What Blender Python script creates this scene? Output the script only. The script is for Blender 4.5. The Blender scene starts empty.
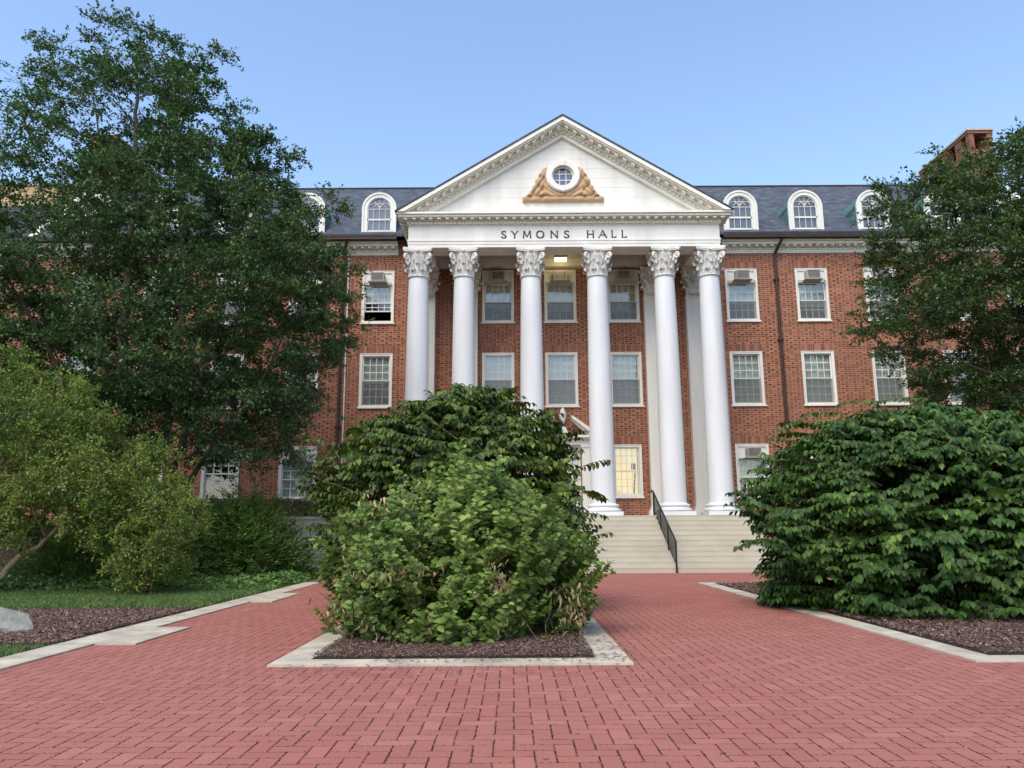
import bpy, bmesh, math, random
import numpy as np
from mathutils import Vector, Matrix
R_ = math.radians
random.seed(7)
rng = np.random.default_rng(7)
scene = bpy.context.scene
COL = scene.collection

# ------------------------------------------------------------------ camera, sky, sun, exposure
CAM_H = 1.3
cam_d = bpy.data.cameras.new('camera')
cam = bpy.data.objects.new('camera', cam_d); COL.objects.link(cam)
cam.location = (0, 0, CAM_H)
cam.rotation_mode = 'QUATERNION'
cam.rotation_quaternion = (Matrix.Rotation(R_(90 + 10.8), 3, 'X') @ Matrix.Rotation(R_(-0.34), 3, 'Z')).to_quaternion()
cam_d.sensor_width = 36.0
cam_d.lens = 769.0 / 1024.0 * 36.0
cam_d.clip_end = 6000
scene.camera = cam

SUN_EL, SUN_AZ = 52.0, 205.0      # azimuth measured from +Y clockwise: behind the camera, a little left
world = bpy.data.worlds.new('World'); scene.world = world; world.use_nodes = True
wt = world.node_tree
bg = wt.nodes['Background']
sky = wt.nodes.new('ShaderNodeTexSky'); sky.sky_type = 'NISHITA'; sky.sun_disc = False
sky.sun_elevation = R_(SUN_EL); sky.sun_rotation = R_(SUN_AZ)
sky.altitude = 50; sky.air_density = 1.2; sky.dust_density = 1.4; sky.ozone_density = 2.6
wt.links.new(sky.outputs[0], bg.inputs[0]); bg.inputs[1].default_value = 0.15
sun_d = bpy.data.lights.new('sun', 'SUN'); sun = bpy.data.objects.new('sun', sun_d); COL.objects.link(sun)
sun_d.energy = 1.5; sun_d.angle = R_(40); sun_d.color = (1.0, 0.89, 0.72)
sd = Vector((math.sin(R_(SUN_AZ)) * math.cos(R_(SUN_EL)), math.cos(R_(SUN_AZ)) * math.cos(R_(SUN_EL)), math.sin(R_(SUN_EL))))
sun.rotation_mode = 'QUATERNION'; sun.rotation_quaternion = sd.to_track_quat('Z', 'Y')
scene.view_settings.view_transform = 'Standard'; scene.view_settings.look = 'None'
scene.view_settings.gamma = 1.0; scene.view_settings.exposure = 1.0
scene.render.engine = 'CYCLES'
scene.render.resolution_x = 1024; scene.render.resolution_y = 768

# ------------------------------------------------------------------ node helper
class NT:
    def __init__(s, name):
        s.m = bpy.data.materials.new(name); s.m.use_nodes = True
        s.t = s.m.node_tree; s.n = s.t.nodes; s.l = s.t.links
        s.b = s.n['Principled BSDF']
    def set(s, sock, v):
        if isinstance(v, bpy.types.NodeSocket): s.l.new(v, sock)
        else: sock.default_value = v
    def math(s, op, a, b=None, c=None, clamp=False):
        x = s.n.new('ShaderNodeMath'); x.operation = op; x.use_clamp = clamp
        s.set(x.inputs[0], a)
        if b is not None: s.set(x.inputs[1], b)
        if c is not None: s.set(x.inputs[2], c)
        return x.outputs[0]
    def pos(s):
        g = s.n.new('ShaderNodeNewGeometry'); return g.outputs['Position']
    def rand_island(s):
        g = s.n.new('ShaderNodeNewGeometry'); return g.outputs['Random Per Island']
    def sep(s, v):
        x = s.n.new('ShaderNodeSeparateXYZ'); s.l.new(v, x.inputs[0]); return x.outputs
    def comb(s, a, b, c=0.0):
        x = s.n.new('ShaderNodeCombineXYZ'); s.set(x.inputs[0], a); s.set(x.inputs[1], b); s.set(x.inputs[2], c); return x.outputs[0]
    def noise(s, vec, scale, detail=3, rough=0.55, out='Fac'):
        x = s.n.new('ShaderNodeTexNoise'); s.l.new(vec, x.inputs['Vector'])
        x.inputs['Scale'].default_value = scale; x.inputs['Detail'].default_value = detail; x.inputs['Roughness'].default_value = rough
        return x.outputs[out]
    def white(s, vec):
        x = s.n.new('ShaderNodeTexWhiteNoise'); x.noise_dimensions = '3D'; s.l.new(vec, x.inputs['Vector']); return x.outputs['Value']
    def mapr(s, v, a, b, c=0.0, d=1.0, smooth=False):
        x = s.n.new('ShaderNodeMapRange'); s.set(x.inputs[0], v)
        if smooth: x.interpolation_type = 'SMOOTHSTEP'
        for i, k in enumerate((a, b, c, d)): s.set(x.inputs[i + 1], k)
        return x.outputs[0]
    def mix(s, f, a, b, mode='MIX'):
        x = s.n.new('ShaderNodeMix'); x.data_type = 'RGBA'; x.blend_type = mode
        s.set(x.inputs[0], f)
        for i, k in ((6, a), (7, b)):
            s.set(x.inputs[i], k if isinstance(k, bpy.types.NodeSocket) else (*k, 1) if len(k) == 3 else k)
        return x.outputs[2]
    def ramp(s, f, stops):
        x = s.n.new('ShaderNodeValToRGB'); s.l.new(f, x.inputs[0]); e = x.color_ramp.elements
        while len(e) < len(stops): e.new(0.5)
        for k, (p, c) in zip(e, stops): k.position = p; k.color = (*c, 1)
        return x.outputs[0]
    def bump(s, h, strength=0.5, dist=0.01):
        x = s.n.new('ShaderNodeBump'); s.l.new(h, x.inputs['Height']); x.inputs['Strength'].default_value = strength
        x.inputs['Distance'].default_value = dist; s.l.new(x.outputs[0], s.b.inputs['Normal'])
    def col(s, v): s.set(s.b.inputs['Base Color'], v if isinstance(v, bpy.types.NodeSocket) else (*v, 1))
    def rough(s, v): s.set(s.b.inputs['Roughness'], v)
M = {}

def mat_plain(key, c, rough=0.6, var=0.15, nscale=2.0, bump=0.0, bscale=30, metal=0.0, spec=0.3, streak=False):
    t = NT(key); p = t.pos()
    v = p
    if streak:
        q = t.sep(p); v = t.comb(t.math('MULTIPLY', q[0], 1), t.math('MULTIPLY', q[1], 1), t.math('MULTIPLY', q[2], 0.12))
    n = t.noise(v, nscale, 5, 0.6)
    dark = tuple(k * (1 - var) for k in c); lite = tuple(min(1, k * (1 + var * 0.5)) for k in c)
    t.col(t.mix(t.mapr(n, 0.3, 0.7), dark, lite)); t.rough(rough)
    t.b.inputs['Metallic'].default_value = metal
    t.b.inputs['Specular IOR Level'].default_value = spec
    if bump: t.bump(t.noise(p, bscale, 4), 1.0, bump)
    M[key] = t.m; return t

def mat_brick(key, lit=1.0, dark_heads=0.92, u_only=None):  # lit scales the bricks' own red tone; lower is browner
    t = NT(key); q = t.sep(t.pos())
    u = t.math('ADD', q[0], q[1]); ch, per = 0.088, 0.33
    r = t.math('FLOOR', t.math('DIVIDE', q[2], ch)); fv = t.math('FRACT', t.math('DIVIDE', q[2], ch))
    uu = t.math('ADD', t.math('DIVIDE', u, per), t.math('MULTIPLY', t.math('MODULO', r, 2.0), 0.5))
    fu = t.math('FRACT', uu); cu = t.math('FLOOR', uu)
    head = t.math('LESS_THAN', fu, 0.40)
    idv = t.white(t.comb(cu, r, head)); id2 = t.white(t.comb(r, cu, t.math('ADD', head, 5.0)))
    # distance to joint inside brick (metres)
    fh = t.math('MULTIPLY', t.math('MINIMUM', fu, t.math('ABSOLUTE', t.math('SUBTRACT', fu, 0.40))), per)
    fh = t.math('MINIMUM', fh, t.math('MULTIPLY', t.math('SUBTRACT', 1.0, fu), per))
    fz = t.math('MULTIPLY', t.math('MINIMUM', fv, t.math('SUBTRACT', 1.0, fv)), ch)
    d = t.math('MINIMUM', fh, fz)
    brickm = t.mapr(d, 0.005, 0.009)
    red = t.ramp(idv, [(0.0, (0.24 * lit, 0.068 * lit, 0.035 * lit)), (0.5, (0.37 * lit, 0.115 * lit, 0.056 * lit)), (1.0, (0.48 * lit, 0.175 * lit, 0.09 * lit))])
    dk = t.ramp(id2, [(0.0, (0.045, 0.024, 0.022)), (0.45, (0.10, 0.042, 0.032)), (0.75, (0.19, 0.068, 0.042)), (1.0, (0.34, 0.12, 0.07))])
    c = t.mix(t.math('MULTIPLY', head, dark_heads), red, dk)
    n = t.noise(t.pos(), 0.35, 4); c = t.mix(t.mapr(n, 0.38, 0.68, 0.0, 0.42), c, (0.22, 0.085, 0.055))
    n2 = t.noise(t.pos(), 60, 3); c = t.mix(t.mapr(n2, 0.4, 0.8, 0.0, 0.25), c, (0.12, 0.05, 0.035))
    c = t.mix(brickm, (0.34, 0.25, 0.185), c)
    t.col(c); t.rough(0.9); t.b.inputs['Specular IOR Level'].default_value = 0.2; t.bump(brickm, 0.6, 0.006)
    M[key] = t.m
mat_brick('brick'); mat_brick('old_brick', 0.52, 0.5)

t = NT('soldier_brick'); q = t.sep(t.pos()); u = t.math('DIVIDE', q[0], 0.083)
fu = t.math('FRACT', u); idv = t.white(t.comb(t.math('FLOOR', u), 0.0, 3.0))
c = t.ramp(idv, [(0.0, (0.13, 0.045, 0.03)), (0.6, (0.27, 0.088, 0.05)), (1.0, (0.38, 0.15, 0.08))])
bm_ = t.mapr(t.math('MINIMUM', fu, t.math('SUBTRACT', 1.0, fu)), 0.05, 0.1)
t.col(t.mix(bm_, (0.27, 0.19, 0.15), c)); t.rough(0.85); M['soldier_brick'] = t.m

# herringbone paving
t = NT('paving'); q = t.sep(t.pos()); cell = 0.124
wob = t.noise(t.pos(), 1.3, 3, out='Color'); ws = t.sep(wob)
wx = t.math('MULTIPLY', t.math('SUBTRACT', ws[0], 0.5), 0.02); wy = t.math('MULTIPLY', t.math('SUBTRACT', ws[1], 0.5), 0.02)
X = t.math('DIVIDE', t.math('ADD', q[0], wx), cell); Y = t.math('DIVIDE', t.math('ADD', q[1], wy), cell)
i = t.math('FLOOR', X); j = t.math('FLOOR', Y); u = t.math('SUBTRACT', X, i); v = t.math('SUBTRACT', Y, j)
dd = t.math('SUBTRACT', i, j); dd = t.math('SUBTRACT', dd, t.math('MULTIPLY', t.math('FLOOR', t.math('DIVIDE', dd, 4.0)), 4.0))
def eq(k): return t.math('COMPARE', dd, float(k), 0.4)
m0, m1, m2, m3 = eq(0), eq(1), eq(2), eq(3)
big = lambda a, m: t.math('ADD', a, t.math('MULTIPLY', m, 9.0))
du = t.math('MINIMUM', big(u, m1), big(t.math('SUBTRACT', 1.0, u), m0))
dv = t.math('MINIMUM', big(v, m2), big(t.math('SUBTRACT', 1.0, v), m3))
dist = t.math('MINIMUM', du, t.math('ADD', dv, 0.018))
bid = t.comb(t.math('SUBTRACT', i, m1), t.math('SUBTRACT', j, m2), 0.0)
rb = t.white(bid); rb2 = t.white(t.comb(t.math('SUBTRACT', j, m2), t.math('SUBTRACT', i, m1), 4.0))
jn = t.noise(t.pos(), 9.0, 3); jn2 = t.noise(t.pos(), 55.0, 3)
jw = t.math('ADD', t.mapr(jn, 0.36, 0.66, -0.004, 0.022), t.mapr(jn2, 0.46, 0.62, -0.010, 0.055))
bm_ = t.mapr(dist, jw, t.math('ADD', jw, 0.028))
base = t.ramp(rb, [(0.0, (0.295, 0.107, 0.083)), (0.3, (0.320, 0.118, 0.092)), (0.85, (0.340, 0.128, 0.100)), (1.0, (0.375, 0.150, 0.119))])
big1 = t.noise(t.pos(), 0.45, 4); base = t.mix(t.mapr(big1, 0.35, 0.68, 0.0, 0.35), base, (0.35, 0.158, 0.130))
dirt = t.noise(t.pos(), 3.2, 6, 0.7); base = t.mix(t.mapr(dirt, 0.50, 0.72, 0.0, 0.5), base, (0.27, 0.105, 0.08)); pale = t.noise(t.pos(), 0.9, 6, 0.75); base = t.mix(t.mapr(pale, 0.52, 0.75, 0.0, 0.35), base, (0.43, 0.20, 0.165))
gr = t.noise(t.pos(), 160, 2); base = t.mix(t.mapr(gr, 0.3, 0.8, 0.0, 0.22), base, (0.25, 0.11, 0.095))
sp = t.noise(t.pos(), 38, 2); base = t.mix(t.mapr(sp, 0.70, 0.74, 0.0, 0.5), base, (0.10, 0.05, 0.045))
t.col(t.mix(bm_, (0.026, 0.012, 0.010), base)); t.rough(0.9); t.b.inputs['Specular IOR Level'].default_value = 0.12
hh = t.math('ADD', t.math('MULTIPLY', t.mapr(dist, 0.0, 0.09, 0, 1, True), 1.0), t.math('MULTIPLY', rb2, 0.25))
hh = t.math('ADD', hh, t.math('MULTIPLY', gr, 0.15)); t.bump(hh, 0.8, 0.006)
M['paving'] = t.m

# concrete kerbs
t = mat_plain('kerb_concrete', (0.47, 0.415, 0.325), 0.85, 0.38, 2.4, 0.003, 60)
t = mat_plain('stone_step', (0.45, 0.405, 0.325), 0.8, 0.12, 1.2, 0.004, 40)
t = mat_plain('terrace_stone', (0.52, 0.46, 0.37), 0.85, 0.25, 1.2, 0.006, 25)
mat_plain('white_paint', (0.74, 0.715, 0.665), 0.55, 0.13, 1.6, 0.0006, 30, streak=True)
mat_plain('column_paint', (0.64, 0.645, 0.655), 0.45, 0.12, 1.5, 0.0005, 20, streak=True)
mat_plain('cream_trim', (0.78, 0.745, 0.665), 0.6, 0.08, 2.2, 0.001, 30)
mat_plain('capital_stone', (0.72, 0.69, 0.65), 0.65, 0.14, 4.0, 0.002, 30)
mat_plain('terracotta', (0.47, 0.31, 0.18), 0.75, 0.22, 5.0, 0.004, 40)
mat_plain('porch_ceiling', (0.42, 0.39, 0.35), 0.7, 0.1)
mat_plain('copper_green', (0.10, 0.21, 0.19), 0.55, 0.3, 3.0)
mat_plain('bronze_metal', (0.055, 0.034, 0.028), 0.45, 0.2, 3.0, metal=0.3)
mat_plain('black_iron', (0.016, 0.017, 0.019), 0.45, 0.2, 8.0)
mat_plain('ac_metal', (0.40, 0.38, 0.34), 0.5, 0.15, 6.0)
mat_plain('ac_grille', (0.10, 0.09, 0.08), 0.6, 0.2, 9.0)
mat_plain('blind_fabric', (0.60, 0.62, 0.57), 0.8, 0.12, 3.0)
mat_plain('curtain', (0.55, 0.50, 0.36), 0.8, 0.25, 4.0)
mat_plain('dark_interior', (0.09, 0.085, 0.08), 0.9, 0.3, 1.0)
mat_plain('letter_black', (0.022, 0.022, 0.024), 0.4, 0.1)
mat_plain('tan_brick', (0.47, 0.33, 0.19), 0.85, 0.2, 2.0)
mat_plain('bark', (0.125, 0.098, 0.075), 0.9, 0.45, 9.0, 0.02, 22)
mat_plain('pale_bark', (0.33, 0.245, 0.16), 0.85, 0.4, 7.0, 0.012, 25)
mat_plain('twig', (0.10, 0.075, 0.05), 0.85, 0.35, 12.0)
mat_plain('boulder', (0.30, 0.295, 0.25), 0.85, 0.35, 4.0, 0.02, 12)
mat_plain('soil', (0.055, 0.036, 0.028), 0.95, 0.4, 8.0, 0.02, 30)
mat_plain('lawn_soil', (0.05, 0.075, 0.022), 0.95, 0.4, 3.0, 0.01, 30)
mat_plain('brass', (0.5, 0.36, 0.12), 0.35, 0.1, metal=0.8)

# slate
t = NT('slate'); q = t.sep(t.pos()); ch = 0.115
zz = t.math('ADD', q[2], t.math('MULTIPLY', t.noise(t.pos(), 1.2, 2), 0.03))
r = t.math('FLOOR', t.math('DIVIDE', zz, ch)); fv = t.math('FRACT', t.math('DIVIDE', zz, ch))
wx = t.math('ADD', t.math('DIVIDE', t.math('ADD', q[0], 0.0), 0.26), t.math('MULTIPLY', t.white(t.comb(r, 1.0, 2.0)), 7.0))
cu = t.math('FLOOR', wx); fu = t.math('FRACT', wx); idv = t.white(t.comb(cu, r, 1.0))
c = t.ramp(idv, [(0.0, (0.042, 0.052, 0.068)), (0.5, (0.060, 0.072, 0.092)), (0.9, (0.085, 0.098, 0.12)), (1.0, (0.12, 0.13, 0.15))])
c = t.mix(t.mapr(fv, 0.0, 0.16, 0.75, 0.0), c, (0.028, 0.032, 0.042))
c = t.mix(t.mapr(fu, 0.0, 0.05, 0.6, 0.0), c, (0.03, 0.034, 0.044))
n = t.noise(t.pos(), 0.6, 4); c = t.mix(t.mapr(n, 0.4, 0.75, 0.0, 0.45), c, (0.085, 0.10, 0.12))
t.col(c); t.rough(0.65); t.b.inputs['Specular IOR Level'].default_value = 0.25; t.bump(t.math('ADD', fv, t.math('MULTIPLY', idv, 0.6)), 0.7, 0.012); M['slate'] = t.m

# mulch
def mat_chips(key, stops, rough=0.9):
    t = NT(key); r = t.rand_island(); t.col(t.ramp(r, stops)); t.rough(rough); M[key] = t.m
mat_chips('mulch_chip', [(0.0, (0.045, 0.025, 0.018)), (0.5, (0.105, 0.058, 0.044)), (0.85, (0.17, 0.10, 0.075)), (0.96, (0.30, 0.20, 0.14)), (1.0, (0.45, 0.34, 0.22))])
mat_chips('litter', [(0.0, (0.06, 0.035, 0.022)), (0.5, (0.16, 0.09, 0.04)), (0.9, (0.3, 0.2, 0.08)), (1.0, (0.42, 0.34, 0.12))])
mat_chips('grass_blade', [(0.0, (0.038, 0.085, 0.017)), (0.6, (0.07, 0.145, 0.028)), (1.0, (0.17, 0.22, 0.06))])

def mat_leaf(key, stops, rough=0.55, trans=0.25, nscale=0.9, shift=0.25, spec=0.22):
    """leaf colour: a random tone per leaf plus broad patches of darker and lighter tone"""
    t = NT(key); r = t.rand_island(); n = t.noise(t.pos(), nscale, 3)
    f = t.math('ADD', t.math('MULTIPLY', r, 1 - shift), t.math('MULTIPLY', t.mapr(n, 0.3, 0.7), shift))
    c = t.ramp(f, stops); t.col(c); t.rough(rough); t.b.inputs['Specular IOR Level'].default_value = spec
    tr = t.n.new('ShaderNodeBsdfTranslucent'); tc = t.mix(1.0, c, (0.9, 1.0, 0.35), 'MULTIPLY'); t.l.new(t.mix(0.5, c, tc), tr.inputs[0])
    ms = t.n.new('ShaderNodeMixShader'); ms.inputs[0].default_value = trans
    out = t.n['Material Output']; t.l.new(t.b.outputs[0], ms.inputs[1]); t.l.new(tr.outputs[0], ms.inputs[2]); t.l.new(ms.outputs[0], out.inputs[0])
    M[key] = t.m
mat_leaf('leaf_big_tree', [(0.0, (0.028, 0.062, 0.026)), (0.45, (0.060, 0.122, 0.046)), (0.8, (0.12, 0.20, 0.066)), (0.965, (0.19, 0.26, 0.09)), (1.0, (0.18, 0.12, 0.05))], 0.42)
mat_leaf('leaf_right_tree', [(0.0, (0.030, 0.06, 0.022)), (0.45, (0.058, 0.112, 0.036)), (0.8, (0.11, 0.18, 0.05)), (0.94, (0.17, 0.22, 0.065)), (1.0, (0.25, 0.13, 0.05))], 0.42)
mat_leaf('leaf_viburnum', [(0.0, (0.018, 0.032, 0.007)), (0.4, (0.042, 0.075, 0.013)), (0.7, (0.090, 0.140, 0.020)), (0.92, (0.20, 0.25, 0.04)), (1.0, (0.22, 0.09, 0.03))], 0.5, 0.2, 0.8, 0.4)  # bright upper stop puts leaf highlights into the colour
mat_leaf('leaf_viburnum_right', [(0.0, (0.014, 0.034, 0.008)), (0.45, (0.034, 0.078, 0.015)), (0.8, (0.070, 0.140, 0.024)), (0.95, (0.16, 0.25, 0.042)), (1.0, (0.24, 0.16, 0.04))], 0.48, 0.2, 0.8, 0.4)  # rarer bright stop paints highlights onto single leaves
mat_leaf('leaf_light', [(0.0, (0.045, 0.085, 0.018)), (0.35, (0.115, 0.185, 0.042)), (0.75, (0.22, 0.31, 0.075)), (0.95, (0.34, 0.40, 0.13)), (1.0, (0.42, 0.28, 0.12))], 0.5, 0.3, 1.2, 0.45)
mat_leaf('leaf_yellow', [(0.0, (0.055, 0.10, 0.022)), (0.4, (0.125, 0.195, 0.038)), (0.75, (0.25, 0.30, 0.06)), (0.96, (0.36, 0.34, 0.09)), (1.0, (0.5, 0.32, 0.17))], 0.55, 0.25, 0.7, 0.5)
mat_leaf('leaf_dead', [(0.0, (0.10, 0.05, 0.03)), (0.5, (0.26, 0.16, 0.09)), (0.8, (0.42, 0.34, 0.2)), (1.0, (0.5, 0.5, 0.3))], 0.8, 0.2)
mat_leaf('leaf_yew', [(0.0, (0.07, 0.14, 0.036)), (0.5, (0.15, 0.27, 0.065)), (1.0, (0.28, 0.40, 0.10))], 0.6, 0.1, 0.9, 0.45)
mat_leaf('leaf_hedge', [(0.0, (0.12, 0.13, 0.05)), (0.5, (0.22, 0.20, 0.08)), (1.0, (0.34, 0.22, 0.14))], 0.6, 0.15)
mat_leaf('leaf_ivy', [(0.0, (0.06, 0.13, 0.035)), (0.5, (0.13, 0.24, 0.065)), (1.0, (0.28, 0.38, 0.12))], 0.5, 0.2)

# glass: thin, reflective, see-through
t = NT('glass'); gl = t.n.new('ShaderNodeBsdfGlossy'); gl.inputs['Roughness'].default_value = 0.03
gl.inputs['Color'].default_value = (0.9, 0.95, 1, 1)
tp = t.n.new('ShaderNodeBsdfTransparent'); tp.inputs[0].default_value = (0.86, 0.9, 0.9, 1)
fr = t.n.new('ShaderNodeLayerWeight'); fr.inputs['Blend'].default_value = 0.5
nb = t.n.new('ShaderNodeBump'); nb.inputs['Strength'].default_value = 0.25; nb.inputs['Distance'].default_value = 0.02
t.l.new(t.noise(t.pos(), 1.8, 1), nb.inputs['Height']); t.l.new(nb.outputs[0], gl.inputs['Normal'])
ms = t.n.new('ShaderNodeMixShader'); t.l.new(t.math('ADD', t.math('MULTIPLY', t.math('POWER', fr.outputs['Facing'], 4.0), 0.85), 0.12, clamp=True), ms.inputs[0])
t.l.new(tp.outputs[0], ms.inputs[1]); t.l.new(gl.outputs[0], ms.inputs[2]); t.l.new(ms.outputs[0], t.n['Material Output'].inputs[0]); M['glass'] = t.m
# insect screen
t = NT('insect_screen'); tp = t.n.new('ShaderNodeBsdfTransparent'); ms = t.n.new('ShaderNodeMixShader'); ms.inputs[0].default_value = 0.30
t.col((0.20, 0.21, 0.21)); t.l.new(tp.outputs[0], ms.inputs[1]); t.l.new(t.b.outputs[0], ms.inputs[2]); t.l.new(ms.outputs[0], t.n['Material Output'].inputs[0]); M['insect_screen'] = t.m
t = NT('lit_room'); q = t.pos(); e = t.ramp(t.noise(q, 2.0, 2), [(0.35, (1.0, 0.62, 0.20)), (0.65, (1.0, 0.84, 0.45))])
t.col((0.7, 0.6, 0.4)); t.l.new(e, t.b.inputs['Emission Color']); t.b.inputs['Emission Strength'].default_value = 0.36; M['lit_room'] = t.m
t = NT('lamp_glow'); t.col((0.9, 0.9, 0.8)); t.b.inputs['Emission Color'].default_value = (1.0, 0.86, 0.42, 1); t.b.inputs['Emission Strength'].default_value = 1.7; M['lamp_glow'] = t.m

# ------------------------------------------------------------------ mesh helpers
class MB:
    """collects vertices and faces; becomes ONE mesh object"""
    def __init__(s): s.v = []; s.f = []
    def add(s, verts, faces):
        o = len(s.v); s.v.extend([tuple(p) for p in verts]); s.f.extend([tuple(o + i for i in f) for f in faces]); return s
    def box(s, x0, x1, y0, y1, z0, z1):
        return s.add([(x0, y0, z0), (x1, y0, z0), (x1, y1, z0), (x0, y1, z0), (x0, y0, z1), (x1, y0, z1), (x1, y1, z1), (x0, y1, z1)],
                     [(0, 3, 2, 1), (4, 5, 6, 7), (0, 1, 5, 4), (1, 2, 6, 5), (2, 3, 7, 6), (3, 0, 4, 7)])
    def prism(s, pts, y0, y1):
        """polygon in XZ (counter-clockwise seen from -Y) extruded from y0 to y1"""
        n = len(pts)
        s.add([(x, y0, z) for x, z in pts] + [(x, y1, z) for x, z in pts],
              [tuple(range(n)), tuple(reversed(range(n, 2 * n)))] + [(i + n, (i + 1) % n + n, (i + 1) % n, i) for i in range(n)]); return s
    def prism_x(s, pts, x0, x1):
        """polygon in YZ extruded along x"""
        n = len(pts)
        s.add([(x0, y, z) for y, z in pts] + [(x1, y, z) for y, z in pts],
              [tuple(reversed(range(n))), tuple(range(n, 2 * n))] + [(i, (i + 1) % n, (i + 1) % n + n, i + n) for i in range(n)]); return s
    def lathe(s, prof, seg=24, cx=0, cy=0, a0=0.0):
        k = len(prof); vs = []; fs = []
        for i in range(seg):
            a = a0 + 2 * math.pi * i / seg
            for r, z in prof: vs.append((cx + r * math.cos(a), cy + r * math.sin(a), z))
        for i in range(seg):
            i2 = (i + 1) % seg
            for q in range(k - 1): fs.append((i * k + q, i2 * k + q, i2 * k + q + 1, i * k + q + 1))
        fs.append(tuple(i * k + k - 1 for i in range(seg))); fs.append(tuple(reversed([i * k for i in range(seg)])))
        return s.add(vs, fs)
    def ring(s, cx, cz, r0, r1, y0, y1, a0=0, a1=360, seg=28):
        """flat arch/ring in the XZ plane"""
        full = abs(a1 - a0) >= 360; n = seg if full else seg + 1; vs = []
        for i in range(n):
            a = R_(a0 + (a1 - a0) * i / seg); c, d = math.cos(a), math.sin(a)
            vs += [(cx + r0 * c, y0, cz + r0 * d), (cx + r1 * c, y0, cz + r1 * d), (cx + r1 * c, y1, cz + r1 * d), (cx + r0 * c, y1, cz + r0 * d)]
        fs = []
        for i in range(seg):
            a = i * 4; b = ((i + 1) % n) * 4
            for k in range(4): fs.append((a + k, b + k, b + (k + 1) % 4, a + (k + 1) % 4))
        if not full: fs += [(0, 1, 2, 3), tuple((n - 1) * 4 + k for k in (3, 2, 1, 0))]
        return s.add(vs, fs)
    def tube(s, pts, rad, seg=6, cap=True):
        pts = [Vector(p) for p in pts]; n = len(pts); rad = [rad] * n if not hasattr(rad, '__len__') else rad
        vs = []; fs = []; up = Vector((0.13, 0.31, 0.94)).normalized(); px = None
        for i in range(n):
            d = (pts[min(i + 1, n - 1)] - pts[max(i - 1, 0)])
            if d.length < 1e-6: d = Vector((0, 0, 1))
            d.normalize()
            if px is None: px = d.orthogonal().normalized()
            px = (px - d * px.dot(d))
            px = px.normalized() if px.length > 1e-4 else d.orthogonal().normalized()
            py = d.cross(px)
            for k in range(seg):
                a = 2 * math.pi * k / seg; vs.append(tuple(pts[i] + (px * math.cos(a) + py * math.sin(a)) * rad[i]))
        for i in range(n - 1):
            for k in range(seg):
                fs.append((i * seg + k, i * seg + (k + 1) % seg, (i + 1) * seg + (k + 1) % seg, (i + 1) * seg + k))
        if cap: fs += [tuple(reversed(range(seg))), tuple((n - 1) * seg + k for k in range(seg))]
        return s.add(vs, fs)

WO = {}
def link(o, parent=None):
    COL.objects.link(o)
    if parent is not None: o.parent = parent
    return o
def empty(name, loc, label=None, cat=None, group=None):
    o = bpy.data.objects.new(name, None); o.location = loc; o.empty_display_size = 0.3; link(o); WO[o.name] = Vector(loc)
    tag(o, label, cat, group); return o
def tag(o, label=None, cat=None, group=None, kind=None):
    if label: o['label'] = label
    if cat: o['category'] = cat
    if group: o['group'] = group
    if kind: o['kind'] = kind
    return o
def mesh_of(name, verts, faces, mat, smooth=False):
    me = bpy.data.meshes.new(name); me.from_pydata(verts, [], faces); me.materials.append(M[mat])
    if smooth: me.polygons.foreach_set('use_smooth', [True] * len(me.polygons))
    me.update(); return me
def obj(name, mb, mat, parent=None, at=None, smooth=False, label=None):
    """mb in world coordinates (at=None) or in a local frame placed at world point `at`.  mb may be a ready mesh."""
    wp = WO[parent.name] if parent is not None else Vector((0, 0, 0))
    if isinstance(mb, bpy.types.Mesh): me = mb; w = Vector(at)
    else:
        v = np.array(mb.v, dtype=float)
        if at is None: w = Vector(v.min(axis=0).tolist()) * 0.5 + Vector(v.max(axis=0).tolist()) * 0.5; w.z = float(v[:, 2].min()); v = v - np.array(w)
        else: w = Vector(at)
        me = mesh_of(name, v.tolist(), mb.f, mat, smooth)
        bm = bmesh.new(); bm.from_mesh(me); bmesh.ops.recalc_face_normals(bm, faces=bm.faces); bm.to_mesh(me); bm.free()
    o = bpy.data.objects.new(name, me); link(o, parent); o.location = w - wp; WO[o.name] = w
    if label: o['label'] = label
    return o
def autosmooth(o, ang=40):
    me = o.data; bm = bmesh.new(); bm.from_mesh(me)
    for f in bm.faces: f.smooth = True
    for e in bm.edges:
        if len(e.link_faces) == 2 and e.calc_face_angle(0) > R_(ang): e.smooth = False
        else: e.smooth = True
    bm.to_mesh(me); bm.free(); return o

# ------------------------------------------------------------------ setting: ground, plaza, kerbs, beds
def sheet(name, x0, x1, y0, y1, z, mat, sub=1, amp=0.0):
    mb = MB(); nx = ny = sub
    vs = [(x0 + (x1 - x0) * a / nx, y0 + (y1 - y0) * b / ny, z + (amp * math.sin(a * 1.7 + b * 0.6) * math.cos(b * 1.3) if 0 < a < nx and 0 < b < ny else 0)) for b in range(ny + 1) for a in range(nx + 1)]
    fs = [(b * (nx + 1) + a, b * (nx + 1) + a + 1, (b + 1) * (nx + 1) + a + 1, (b + 1) * (nx + 1) + a) for b in range(ny) for a in range(nx)]
    mb.add(vs, fs); return tag(obj(name, mb, mat), kind='structure')
sheet('ground', -900, 900, -900, 900, -0.03, 'lawn_soil')
sheet('brick_plaza', -4.97, 26, -7, 24.3, 0.0, 'paving')
sheet('brick_path', -6.6, -4.97, 20.4, 26.2, 0.0, 'paving')

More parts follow.
